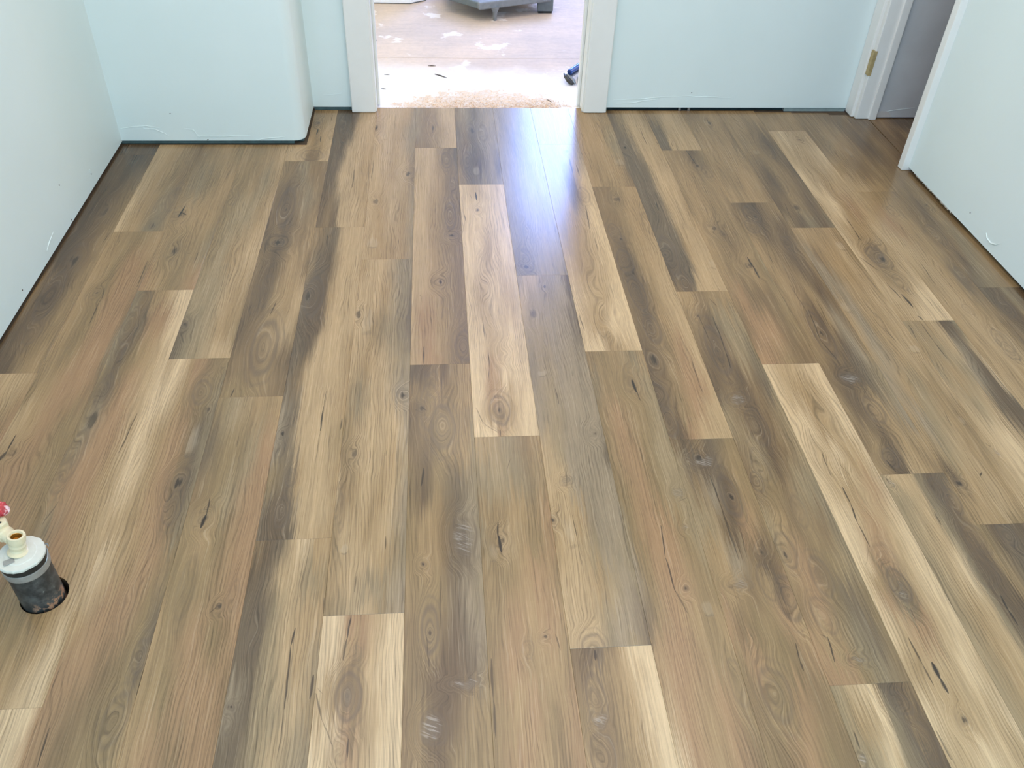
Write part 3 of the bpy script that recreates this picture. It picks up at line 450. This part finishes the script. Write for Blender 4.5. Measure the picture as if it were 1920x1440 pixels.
(9,1.8629,3.1164,"16|T0L3P6P10;108|L0L3T4.5P7P10;220|L0T2B4T6L8L10;356|P0T2M4M5.5T7L10;502|P0L2T4T6L8L10;643|L0P3T5R7L10;835|P0L3T5L8L10;1047|L0L3L6P10;1224|L0P3L6L10","57,572,54.9,496,3.5,0.8;54.9,496,51.9,430,4,0.75;9.3,335,38.5,256,4,0.7;35.3,192,45.3,109,4.5,0.8;54.7,131,61.5,66,8,0.9;58.7,24,62,4,6,0.8;46.5,662,49.7,625,2.5,0.5","101,1176,12.7,14.2,0.8,k;62,347,24,43.2,0.95,e;75,315,17,30.3,0.9,k;81,191,16.4,39.4,0.5,e;61,876,31.5,90.2,0.3,w;71,643,26,65.5,0.3,w"),
(9,0.66,1.8629,"591|L0P5D8M10;712|L0P4L6D8M10;846|L0g3L5H6.5D8H10;971|g0T3g5V6.5H8D9P10;1084|T0g4L6V7H8.5L10;1191|g0T4L6D7D9G10","11.5,1188,2.8,1110,3,0.6;49.8,1187,47.7,1109,3.5,0.7;47.7,1109,53,1034,4,0.75;11.5,1188,10,1153,3,0.4","6,683,7.7,12.1,0.5,s;141,1192,7.7,6.2,0.7,k"),
(10,2.62,3.29,"17|L0L3T6B10;159|T0B4M7B10;428|M0B3T6B10;655|B0B5M10","","101,312,16.6,36.2,0.4,f"),
(10,1.37,2.62,"212|L0T5L10;369|T0L4L6B9H10;517|T0L4T6B8M10;681|B0L3T6H8M10;861|L0L3T6B8M10;1027|L0R3T6M9M10;1209|L0T4B7M10","36.8,806,29,668,3,0.7","88,1115,18.6,36.1,0.4,e;67,544,12.7,25.9,0.5,e;139,722,15.1,40.6,0.6,e;91,392,18.1,51.8,0.7,e;89,345,14.9,36.5,0.7,e"),
(10,0.1,1.37,"1322|T0L5B10","",""),
(11,2.0219,3.27,"19|H0G3B7B10;113|M0D2G4B7B10;271|M0M3G5B8M10;443|M0D3B5M8D10;714|B0M4M7D10;979|M0H3B6M10;1201|M0M4H7M10","66.6,1216,61,1144,4,0.6","65,499,11.4,22.2,0.7,k;12,305,21.5,53.2,0.5,e"),
(11,0.8,2.0219,"820|M0D5M10;1057|M0D3B5D7M10;1204|H0D3G5D8M10","","34,1110,15.9,36.4,0.7,e"),
(12,2.775,3.24,"273|M0M4T6H10;422|M0T3H7H10","",""),
(13,2.775,3.24,"273|T0H4D10;422|H0D4G10","",""),
(14,2.775,3.24,"423|B0M4B10","",""),
]

def parse(s): return [tuple((float(z) if z.lstrip('-').replace('.', '', 1).isdigit() else z) for z in q.split(',')) for q in s.split(';') if q]
GAP = .00007
for i, (c, v0, v1, st, ck, ey) in enumerate(PLANKS):
    sts = [(float(q.split('|')[0]), q.split('|')[1]) for q in st.split(';')]
    mat = plank_material(i, sts, parse(ck), parse(ey))
    x0, x1, y1 = GAP, W-GAP, v1-v0-GAP
    if c == -7: x0 = .022                     # ripped along the left wall
    if c == 11 : x1 = W-.004
    out = [(x0, GAP), (x1, GAP), (x1, y1), (x0, y1)]
    hole = None
    if c == -3 and v1 > 3.1:                  # cut round the corner of the boxed-out wall
        cx = -.3935 - c*W; out = [(x0, GAP), (x1, GAP), (x1, y1), (cx, y1), (cx, 3.0-v0), (x0, 3.0-v0)]
    if c*W < HOLE[0] < (c+1)*W and v0 < HOLE[1] < v1: hole = (HOLE[0]-c*W, HOLE[1]-v0, HOLE[2])
    o = mesh_obj('plank', plank_mesh(out, hole), mat, floor)
    o.location = (c*W, v0, random.uniform(-.00012, .00012))

# hall floor beyond the doorway: subfloor sheets with one joint
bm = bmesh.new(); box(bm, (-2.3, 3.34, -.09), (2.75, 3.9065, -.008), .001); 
hall = structure(mesh_obj('floor_hall', bm, M_SUB)); hall['label'] = 'pale subfloor of the room beyond, bright light painted white at the doorway'
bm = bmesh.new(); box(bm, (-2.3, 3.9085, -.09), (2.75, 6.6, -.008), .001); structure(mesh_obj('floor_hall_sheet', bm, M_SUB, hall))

def wall(name, pts, z0=GAPZ, z1=CZ, mat=None):
    bm = bmesh.new(); prism(bm, pts, z0, z1)
    return structure(mesh_obj(name, bm, mat or M_PAINT, None, len(pts) > 8))
def plate(parent, lo, hi, mat=None, name='bottom_plate'):
    bm = bmesh.new(); box(bm, lo, hi, .001); return mesh_obj(name, bm, mat or M_PLATE, parent)
# left wall
wl = wall('wall_left', [(-1.16, -1.7), (-1.046, -1.7), (-1.046, 3.02), (-1.16, 3.02)], .009)
plate(wl, (-1.15, -1.7, -.004), (-1.058, 3.02, .03), M_DARKGAP)
# boxed-out wall at back left with a rounded outer corner, and the short wall beside the door
r = .040; cx, cy = -.398-r, 3.008+r
arc = [(cx + r*math.sin(a), cy - r*math.cos(a)) for a in [HALF*i/10 for i in range(11)]]
wbl = wall('wall_back_left', [(-1.16, 3.008)] + arc + [(-.398, 3.312), (-.172, 3.312), (-.172, 3.425), (-1.16, 3.425)])
plate(wbl, (-1.15, 3.020, -.004), (-.440, 3.31, .03)); plate(wbl, (-.440, 3.040, -.004), (-.407, 3.31, .03))
plate(wbl, (-.395, 3.322, -.004), (-.172, 3.41, .03))
# back wall right of the door
wbr = wall('wall_back_right', [(.680, 3.312), (1.845, 3.312), (1.845, 3.425), (.680, 3.425)])
plate(wbr, (.69, 3.332, -.0045), (1.50, 3.40, .03), M_DARKGAP)
plate(wbr, (1.50, 3.318, -.0045), (1.76, 3.40, .03), M_SCRAP, 'drywall_scrap')
wbl2 = wall('wall_header', [(-.172, 3.312), (.680, 3.312), (.680, 3.425), (-.172, 3.425)], 2.06)
# right wall, near part, ending at the closet opening
wr = wall('wall_right', [(1.792, 2.792), (1.830, -1.7), (1.96, -1.7), (1.905, 2.792)])
plate(wr, (1.812, -1.7, -.004), (1.90, 2.77, .03), M_DARKGAP); wr.children[0].rotation_euler = (0, 0, 0)
wr2 = wall('wall_right_header', [(1.79, 2.792), (1.905, 2.792), (1.905, 3.24), (1.79, 3.24)], 2.06)
# closet behind the opening
wc = wall('wall_closet', [(1.852, 3.240), (2.75, 3.240), (2.75, 3.312), (1.852, 3.312)], .004, CZ, M_CLOSET)
wall('wall_closet_side', [(2.60, 2.4), (2.75, 2.4), (2.75, 3.24), (2.60, 3.24)], 0, CZ, M_CLOSET)
wall('wall_closet_front', [(1.905, 2.4), (2.60, 2.4), (2.60, 2.5), (1.905, 2.5)], 0, CZ, M_CLOSET)
# near wall with its window opening, behind the camera
wn = wall('wall_front', [(-1.16, -1.68), (-.45, -1.68), (-.45, -1.58), (-1.16, -1.58)], 0)
wall('wall_front_right', [(1.45, -1.68), (1.96, -1.68), (1.96, -1.58), (1.45, -1.58)], 0)
wall('wall_front_sill', [(-.45, -1.68), (1.45, -1.68), (1.45, -1.58), (-.45, -1.58)], 0, .82)
wall('wall_front_header', [(-.45, -1.68), (1.45, -1.68), (1.45, -1.58), (-.45, -1.58)], 2.08)
bm = bmesh.new(); box(bm, (-1.3, -1.8, CZ), (2.75, 3.425, CZ+.1)); structure(mesh_obj('ceiling', bm, M_CEIL))
# hall shell
wall('wall_hall_left', [(-2.3, 3.425), (-2.2, 3.425), (-2.2, 6.6), (-2.3, 6.6)], 0)
wall('wall_hall_right', [(2.65, 3.425), (2.75, 3.425), (2.75, 6.6), (2.65, 6.6)], 0)
wall('wall_hall_near', [(-2.3, 3.34), (-1.16, 3.34), (-1.16, 3.425), (-2.3, 3.425)], 0)
wall('wall_hall_far', [(-2.3, 6.5), (.72, 6.5), (.72, 6.6), (-2.3, 6.6)], 0)
wall('wall_hall_far_right', [(1.72, 6.5), (2.75, 6.5), (2.75, 6.6), (1.72, 6.6)], 0)
wall('wall_hall_far_sill', [(.72, 6.5), (1.72, 6.5), (1.72, 6.6), (.72, 6.6)], 0, .88)
wall('wall_hall_far_header', [(.72, 6.5), (1.72, 6.5), (1.72, 6.6), (.72, 6.6)], 2.36)
bm = bmesh.new(); box(bm, (-2.3, 3.425, CZ), (2.75, 6.6, CZ+.1)); structure(mesh_obj('ceiling_hall', bm, M_CEIL))

# door casings and jambs
def board(name, lo, hi, bev, parent=None, mat=None):
    bm = bmesh.new(); box(bm, lo, hi, bev); o = mesh_obj(name, bm, mat or M_TRIM, parent)
    return o if parent else structure(o)
d1 = board('trim_1', (-.248, 3.285, .0006), (-.157, 3.312, 2.13), .004); d1['label'] = 'white casing board left of the open doorway'
board('jamb', (-.172, 3.296, .0006), (-.152, 3.43, 2.06), .002, d1)
board('door_stop', (-.152, 3.36, .0006), (-.142, 3.395, 2.05), .002, d1)
d2 = board('trim_2', (.665, 3.285, .0006), (.757, 3.312, 2.13), .004); d2['label'] = 'white casing board right of the open doorway'
board('jamb', (.660, 3.296, .0006), (.680, 3.43, 2.06), .002, d2)
board('door_stop', (.650, 3.36, .0006), (.660, 3.395, 2.05), .002, d2)
board('trim_3', (-.248, 3.285, 2.05), (.757, 3.312, 2.14), .004)
# far jamb of the closet opening
d3 = board('trim_4', (1.770, 3.230, .0008), (1.852, 3.312, 2.06), .003); d3['label'] = 'white jamb of the closet opening in the right corner'
board('casing_edge', (1.757, 3.250, .0008), (1.772, 3.312, 2.06), .004, d3)
board('door_stop', (1.822, 3.222, .0008), (1.852, 3.232, 2.05), .002, d3)
hp_ = board('hinge_recess', (1.764, 3.2275, .178), (1.778, 3.256, .272), .0006, d3, M_BRASS); hp_['label'] = 'bare tan hinge recess on the white jamb'
# near jamb
d4 = board('trim_5', (1.767, 2.779, .0008), (1.910, 2.812, 2.06), .002); d4['label'] = 'white jamb edge ending the right wall at the closet opening'

# paint ridges, nail holes and chips on the walls (parts of the walls)
def mark(parent, kind, pts, rad):
    bm = bmesh.new(); tube(bm, pts, rad, 5)
    return mesh_obj(kind, bm, M_PAINT if kind == 'paint_ridge' else M_SPLINT, parent)
def hole_(parent, p, n, r=.003):
    bm = bmesh.new(); lathe(bm, [(0, .0006), (r*.7, .0006), (r, 0), (0, -.0004)], 8, along(p, Vector(p)+Vector(n))); mesh_obj('nail_hole', bm, M_SPLINT, parent)
for q in ((-1.046, 2.6745, .0514), (-1.046, 2.4329, .1368), (-1.046, 2.4365, .0178), (-1.046, 2.0282, .0349)): hole_(wl, q, (1, 0, 0), .0028)
hole_(wbl, (-.7434, 3.008, .0161), (0, -1, 0), .0025); hole_(wbl, (-.8551, 3.008, .1138), (0, -1, 0), .002)
hole_(wbr, (1.1013, 3.312, .0741), (0, -1, 0), .0025)
mark(wl, 'paint_ridge', [(-1.046, 2.6724, .0676), (-1.046, 2.6773, .0481)], [.002, .0012])
mark(wl, 'paint_ridge', [(-1.046, 2.3012, .0542), (-1.046, 2.2555, .0457), (-1.046, 2.2277, .0359)], [.0008, .002, .0008])
for r_ in ([(-1.0385, 3.008, .0585), (-.993, 3.008, .0644), (-.9461, 3.008, .0684), (-.9018, 3.008, .0605)],
           [(-.819, 3.008, .0585), (-.7882, 3.008, .0545), (-.7748, 3.008, .0283), (-.6847, 3.008, .0283), (-.5899, 3.008, .0323)],
           [(-.9609, 3.008, .0605), (-.918, 3.008, .0545), (-.8915, 3.008, .0405), (-.8756, 3.008, .0284)]):
    mark(wbl, 'paint_ridge', r_, [.0005] + [.0016]*(len(r_)-2) + [.0005])
mark(wbl, 'paint_ridge', [(-.575, 3.008, .015), (-.5276, 3.008, .0215), (-.469, 3.008, .0275)], [.0006, .0022, .0008])
mark(wbl, 'paint_ridge', [(-.3575, 3.312, .0625), (-.3271, 3.312, .0605), (-.2855, 3.312, .067)], [.0005, .0012, .0005])
for r_ in ([(.7866, 3.312, .0447), (.8945, 3.312, .0472), (.9801, 3.312, .0562), (1.0559, 3.312, .0587)],
           [(.7994, 3.312, .0272), (.8639, 3.312, .0318), (.9277, 3.312, .0429), (.9811, 3.312, .0497)],
           [(1.0665, 3.312, .0609), (1.1324, 3.312, .0589), (1.1985, 3.312, .0569), (1.2697, 3.312, .0528)]):
    mark(wbr, 'paint_ridge', r_, [.0005, .0016, .0016, .0005])
mark(wr, 'paint_ridge', [(1.7966, 2.2468, .0521), (1.7967, 2.232, .0417), (1.7969, 2.207, .0394), (1.7972, 2.1818, .0489), (1.7973, 2.1674, .0633)], [.0012, .0026, .003, .0026, .0008])
hole_(wr, (1.7957, 2.3578, .0618), (-1, 0, 0), .0025)
# torn bottom edge of the drywall on the right wall
bm = bmesh.new(); rr = random.Random(4)
for i in range(46):
    y = 2.44 + i*.0065; x = 1.792 + (2.792-y)*.00846
    tube(bm, [(x, y, GAPZ-.001-rr.random()*.004), (x+.004, y+.004+rr.random()*.004, GAPZ+.002)], rr.uniform(.0008, .0024), 4)
torn = mesh_obj('torn_edge', bm, simple('torn_paper', (206, 198, 182), .9, var=.2, scale=200), wr); torn['kind'] = 'stuff'
mark(wc, 'paint_ridge', [(1.8714, 3.240, .0219), (1.9089, 3.240, .0309), (1.956, 3.240, .0377), (2.0099, 3.240, .0445)], [.0005, .0014, .0014, .0005])
bm = bmesh.new(); prism(bm, [(1.853, .004), (1.853, .016), (1.872, .030), (1.905, .028), (1.928, .0045)], 0, .0012)
bmesh.ops.transform(bm, matrix=Matrix.Translation((0, 3.2401, 0)) @ Matrix.Rotation(HALF, 4, 'X'), verts=bm.verts)
mesh_obj('mud_patch', bm, simple('pale_mud', (206, 204, 200), .8, var=.04), wc)

# --- capped pipe with a shut-off valve, standing in its hole
px, py = -.6850, 1.0465
pipe = tag(empty('capped_pipe', (px, py, 0)), 'scuffed black pipe with white cap and cream valve rising through a hole in the planks', 'pipe')
bm = bmesh.new(); lathe(bm, [(0, -.088), (.0378, -.088), (.0378, .094), (0, .094)], 40); mesh_obj('pipe_body', bm, M_PIPE, pipe, True)
bm = bmesh.new(); lathe(bm, [(.0370, .088), (.0398, .088), (.0403, .090), (.0403, .1025), (.0398, .104), (.0370, .104)], 40); mesh_obj('steel_band', bm, M_BAND, pipe)
bm = bmesh.new(); lathe(bm, [(.035, .104), (.0392, .104), (.0396, .106), (.0396, .1165), (.0392, .118), (.035, .118)], 40); mesh_obj('rubber_collar', bm, M_BLACK, pipe)
bm = bmesh.new(); rr = random.Random(3); prof = []
n = 44; rim = [.0412 + rr.uniform(-.0009, .0009) for _ in range(n)]
rings = []
for (f, z) in ((0, .1185), (1, .1185), (1.0, .1225), (.965, .1245), (0.68, .1252), (.64, .1262), (0, .1268)):
    if f == 0: rings.append([bm.verts.new((0, 0, z))])
    else: rings.append([bm.verts.new((f*rim[i]*math.cos(2*math.pi*i/n), f*rim[i]*math.sin(2*math.pi*i/n), z)) for i in range(n)])
for A, B in zip(rings, rings[1:]):
    for i in range(n):
        j = (i+1) % n
        if len(A) == 1: bm.faces.new((A[0], B[j], B[i]))
        elif len(B) == 1: bm.faces.new((A[i], A[j], B[0]))
        else: bm.faces.new((A[i], A[j], B[j], B[i]))
mesh_obj('white_cap', bm, M_CAP, pipe)
bm = bmesh.new(); tube(bm, [(.033, .017, .122), (.0425, .010, .121), (.0440, -.004, .113), (.0420, -.011, .107)], [.0012, .001, .0009, .0006], 5); tube(bm, [(.031, .021, .123), (.040, .020, .1245), (.043, .016, .122)], [.001, .0014, .0008], 5)
mesh_obj('wire_tag', bm, M_METAL, pipe)
# valve: upright outlet, barrel to the left, packing nut and handle
out_a = Vector((-.004, .003, .1262)); out_b = Vector((.002, .0085, .165)); Mo = along(out_a, out_b); L_ = (out_b-out_a).length
valve = None
bm = bmesh.new()
lathe(bm, [(0, 0), (.0185, 0), (.0182, .002), (.0135, .005), (.0118, .009), (.0135, .0115), (.0140, .017), (.0112, .0195), (.0112, .023), (.0150, .026), (.0158, L_-.003), (.0148, L_), (.0112, L_), (.0098, L_-.004), (.0072, L_-.012), (0, L_-.012)], 28, Mo)
valve = mesh_obj('valve_outlet', bm, M_CREAM, pipe, True)
bm = bmesh.new(); lathe(bm, [(.0098, L_-.0038), (.0088, L_-.0042), (.0066, L_-.0112), (0, L_-.0114)], 24, Mo); mesh_obj('bore', bm, M_BRASSY, valve, True)
bm = bmesh.new(); lathe(bm, [(0, L_-.0108), (.0040, L_-.0108), (.0040, L_-.0100), (0, L_-.0100)], 12, Mo @ Matrix.Translation((-.003, .001, 0))); mesh_obj('bore_hole', bm, M_BLACK, valve)
b0 = Vector((-.0085, .012, .150)); b1 = Vector((-.0605, .046, .153)); Mb = along(b0, b1)
bm = bmesh.new(); lathe(bm, [(0, 0), (.0125, .002), (.0125, .016), (.0150, .018), (.0150, .028), (.0118, .031), (.0118, .050), (.0135, .052), (.0135, .060), (0, .062)], 20, Mb); mesh_obj('valve_barrel', bm, M_CREAM, pipe, True)
bm = bmesh.new(); lathe(bm, [(0, .158), (.0125, .158), (.0125, .171), (.0105, .174), (0, .1745)], 6, Matrix.Translation((-.0325, .0340, 0))); nut = mesh_obj('packing_nut', bm, M_CREAM, pipe)
bm = bmesh.new(); lathe(bm, [(0, .1744), (.0022, .1744), (.0022, .1750), (0, .1750)], 10, Matrix.Translation((-.0295, .0310, 0))); mesh_obj('screw_hole', bm, M_BLACK, nut)
bm = bmesh.new(); lathe(bm, [(0, .150), (.0045, .150), (.0045, .188), (0, .188)], 12, Matrix.Translation((-.0445, .0500, 0))); mesh_obj('valve_stem', bm, M_CREAM, pipe)
bm = bmesh.new()
lathe(bm, [(0, -.006), (.012, -.0058), (.0182, -.003), (.0195, 0), (.0172, .004), (.010, .0062), (0, .0065)], 22, Matrix.Translation((-.0425, .0540, .187)) @ Matrix.Rotation(math.radians(24), 4, 'Y') @ Matrix.Rotation(math.radians(18), 4, 'X') @ Matrix.Diagonal((1.25, .8, 1, 1)))
for k in range(6):
    a = k*math.pi/3; lathe(bm, [(0, -.004), (.0032, -.003), (.0032, .003), (0, .004)], 8, Matrix.Translation((-.0425, .0540, .187)) @ Matrix.Rotation(math.radians(24), 4, 'Y') @ Matrix.Rotation(math.radians(18), 4, 'X') @ Matrix.Translation((.021*math.cos(a), .0135*math.sin(a), 0)))
hd = mesh_obj('valve_handle', bm, M_RED, pipe, True); hd['label'] = 'red oval handle splashed with white paint'
bm = bmesh.new(); box(bm, (-.030, -.018, .1262), (-.012, -.006, .1275), .0005, Matrix.Rotation(.5, 4, 'Z')); mesh_obj('patch', bm, M_BAND, pipe)

# --- metal clip in the gap below the back wall
clip = tag(empty('metal_clip', (1.083, 3.316, -.0045)), 'small grey metal clip in the dark gap under the back wall', 'clip')
bm = bmesh.new(); box(bm, (-.024, 0, 0), (.024, .010, .0018), .0004); mesh_obj('clip_base', bm, M_METAL, clip)
for s in (-1, 1):
    bm = bmesh.new(); box(bm, (s*.019-.005, -.001, .0016), (s*.019+.005, .010, .0165), .0006); mesh_obj('clip_side', bm, M_METAL, clip)

# --- hall: hand tool beside the right casing
HZ = -.008
tool = tag(empty('hand_tool', (.69, 3.66, HZ)), 'blue gripped steel hand tool lying on the subfloor behind the right door casing', 'tool')
def T(x, y, z): return Vector((x-.69, y-3.66, z-HZ))
ga, gb = T(.651, 3.633, .034), T(.80, 3.86, .030); Mg = along(ga, gb); Lg = (gb-ga).length
bm = bmesh.new(); lathe(bm, [(0, 0), (.0095, 0), (.0115, .002), (.0120, .006), (.0120, Lg-.006), (.0105, Lg), (0, Lg)], 18, Mg); mesh_obj('grip', bm, M_BLUE, tool, True)
bm = bmesh.new(); lathe(bm, [(0, -.0012), (.0090, -.0010), (.0092, 0), (0, .0002)], 18, Mg); mesh_obj('grip_cap', bm, simple('dark_blue_cap', (18, 52, 110), .3), tool)
pa, pb = T(.652, 3.622, .019), T(.80, 3.850, .016); d_ = (pb-pa).normalized(); sd = Vector((-d_.y, d_.x, 0))
bm = bmesh.new(); box(bm, (-.010, -.003, 0), (.010, .003, (pb-pa).length), .001, along(pa, pb)); mesh_obj('steel_bar', bm, M_METAL, tool)
bm = bmesh.new()
jp = [T(.629, 3.640, .026), T(.634, 3.620, .020), T(.644, 3.603, .010), T(.655, 3.595, .002), T(.664, 3.597, -.004)]
tube(bm, jp, [.0025, .0075, .0095, .008, .004], 8); jaw = mesh_obj('jaw', bm, M_DKMETAL, tool)
bm = bmesh.new()
tube(bm, [T(.640, 3.636, .024), T(.655, 3.622, .016), T(.668, 3.606, .006), T(.674, 3.598, -.002)], [.004, .0085, .009, .005], 8); mesh_obj('jaw', bm, M_METAL, tool)
bm = bmesh.new(); lathe(bm, [(0, 0), (.013, 0), (.015, .002), (.015, .024), (.013, .026), (0, .026)], 18, along(T(.690, 3.618, .004), T(.715, 3.606, .012))); mesh_obj('roller', bm, M_DKMETAL, tool)
bm = bmesh.new(); lathe(bm, [(.0145, -.001), (.0165, -.001), (.0165, .003), (.0145, .003)], 18, along(T(.690, 3.618, .004), T(.715, 3.606, .012))); mesh_obj('roller_ring', bm, M_METAL, tool)

# --- hall: low grey bench, only its near corner in view
bench = tag(empty('low_bench', (.40, 4.6, HZ)), 'low grey bench with a tapered leg standing on the subfloor beyond the doorway', 'bench')
def Q(x, y): return (x-.40, y-4.6)
A_, B_, C_ = Vector((.30, 4.410, 0)), Vector((.672, 4.562, 0)), Vector((.135, 4.575, 0))
bm = bmesh.new(); prism(bm, [Q(.315, 4.425), Q(.66, 4.567), Q(.60, 5.02), Q(.11, 4.83), Q(.155, 4.575)], .082-HZ-.012, .082-HZ); mesh_obj('deck', bm, M_GREYPLASTIC, bench)
def rail(a, b, z0, z1, th, name, mat):
    a2, b2 = Vector((a.x-.40, a.y-4.6, 0)), Vector((b.x-.40, b.y-4.6, 0)); d = b2-a2; an = math.atan2(d.y, d.x)
    bm = bmesh.new(); box(bm, (-.006, -th/2, z0-HZ), (d.length, th/2, z1-HZ), .006, Matrix.Translation(a2) @ Matrix.Rotation(an, 4, 'Z')); mesh_obj(name, bm, mat, bench)
rail(A_, B_, .050, .086, .030, 'rail', M_GREYPLASTIC); rail(Vector((.30, 4.422, 0)), C_, .052, .084, .026, 'rail', M_DKGREY)
def leg(x, y, top=.056):
    bm = bmesh.new(); q = Q(x, y); lathe(bm, [(0, 0), (.0075, 0), (.009, .004), (.0125, .040), (.021, top-HZ-.004), (.021, top-HZ), (0, top-HZ)], 14, Matrix.Translation((q[0], q[1], 0))); mesh_obj('leg', bm, M_GREYPLASTIC, bench, True)
leg(.381, 4.432); leg(.20, 4.80, .072); leg(.57, 4.95, .072)
bm = bmesh.new(); q0, q1 = Q(.588, 4.535), Q(.684, 4.60)
prism(bm, [(q0[0]+.018, q0[1]+.012), (q1[0], q1[1]-.055), (q1[0], q1[1]+.02), (q0[0]+.018, q0[1]+.05)], .012, .088); mesh_obj('foot_block', bm, M_DKGREY, bench)
bm = bmesh.new(); prism(bm, [(q0[0]+.022, q0[1]+.014), (q1[0]-.004, q1[1]-.05), (q1[0]-.004, q1[1]+.015), (q0[0]+.022, q0[1]+.045)], 0, .012); mesh_obj('foot_pad', bm, M_BLACK, bench)

# --- hall: white cabinet, only its foot in view
cab = tag(empty('cabinet', (-.4, 4.95, HZ)), 'white cabinet with a cut-off corner standing beyond the doorway, only its foot showing', 'cabinet')
K = lambda pts: [(x+.4, y-4.95) for x, y in pts]
bm = bmesh.new(); prism(bm, K([(-.95, 4.676), (-.040, 4.676), (.042, 4.732), (.042, 5.25), (-.95, 5.25)]), .006, .86); mesh_obj('cabinet_body', bm, M_WHITE, cab)
bm = bmesh.new(); prism(bm, K([(-.94, 4.680), (-.042, 4.680), (.038, 4.735), (.038, 5.24), (-.94, 5.24)]), 0, .006); mesh_obj('cabinet_base', bm, M_DKGREY, cab)
bm = bmesh.new(); prism(bm, K([(-.97, 4.655), (-.034, 4.655), (.060, 4.720), (.060, 5.27), (-.97, 5.27)]), .86, .89); mesh_obj('cabinet_top', bm, M_WHITE, cab)

# --- hall: splinters and sawdust on the subfloor
def splinter(a, b, r, label):
    c = (Vector(a)+Vector(b))/2; bm = bmesh.new()
    A2, B2 = Vector(a)-c, Vector(b)-c; mid = Vector((0, 0, 0)) + Vector((-(B2-A2).y, (B2-A2).x, 0))*.04
    up = Vector((0, 0, r)); tube(bm, [A2+up, mid+up, B2+up], [r*.5, r, r*.35], 5)
    o = mesh_obj('wood_splinter', bm, M_SPLINT); o.location = (c.x, c.y, HZ); tag(o, label, 'splinter', 'dark splinters on the subfloor'); return o
splinter((.077, 3.708, 0), (.129, 3.664, 0), .0028, 'longest dark wood splinter, slanting on the pale subfloor past the doorway')
splinter((.047, 3.809, 0), (.082, 3.806, 0), .0020, 'short flat dark splinter lying just behind the longest one')
splinter((-.147, 3.547, 0), (-.126, 3.541, 0), .0018, 'tiny splinter on the painted bright patch close to the left door jamb')
splinter((-.140, 3.704, 0), (-.116, 3.699, 0), .0013, 'thin faint splinter near the left jamb, between painted bright patch and panel joint')
splinter((-.199, 4.112, 0), (-.188, 4.116, 0), .0050, 'dark round crumb at the left jamb beyond the panel joint')
splinter((.535, 3.440, 0), (.552, 3.412, 0), .0018, 'slim grey splinter in the sawdust near the right jamb')
rr = random.Random(12); bm = bmesh.new()
for i in range(4200):
    t = rr.random()
    cx_, sx, sy = (.17, .12, .080) if t < .55 else ((.40, .10, .045) if t < .8 else (.52, .06, .060))
    x = rr.gauss(cx_, sx); y = 3.346 + abs(rr.gauss(0, sy))
    if not(-.12 < x < .63) or y > 3.56: continue
    a = rr.uniform(0, 6.28); l = rr.uniform(.0008, .0036); w = l*rr.uniform(.15, .45); z = HZ + rr.uniform(.0004, .0030)
    ca, sa = math.cos(a), math.sin(a)
    v = [bm.verts.new((x+ca*p-sa*q, y+sa*p+ca*q, z+rr.uniform(-.0003, .0008))) for p, q in ((-l, 0), (0, -w), (l, 0), (0, w))]
    bm.faces.new(v)
sd_ = mesh_obj('sawdust', bm, simple('sawdust_tan', (206, 170, 130), .85, var=.35, scale=90)); sd_['kind'] = 'stuff'
tag(sd_, 'tan sawdust swept against the plank edge in the doorway', 'sawdust')
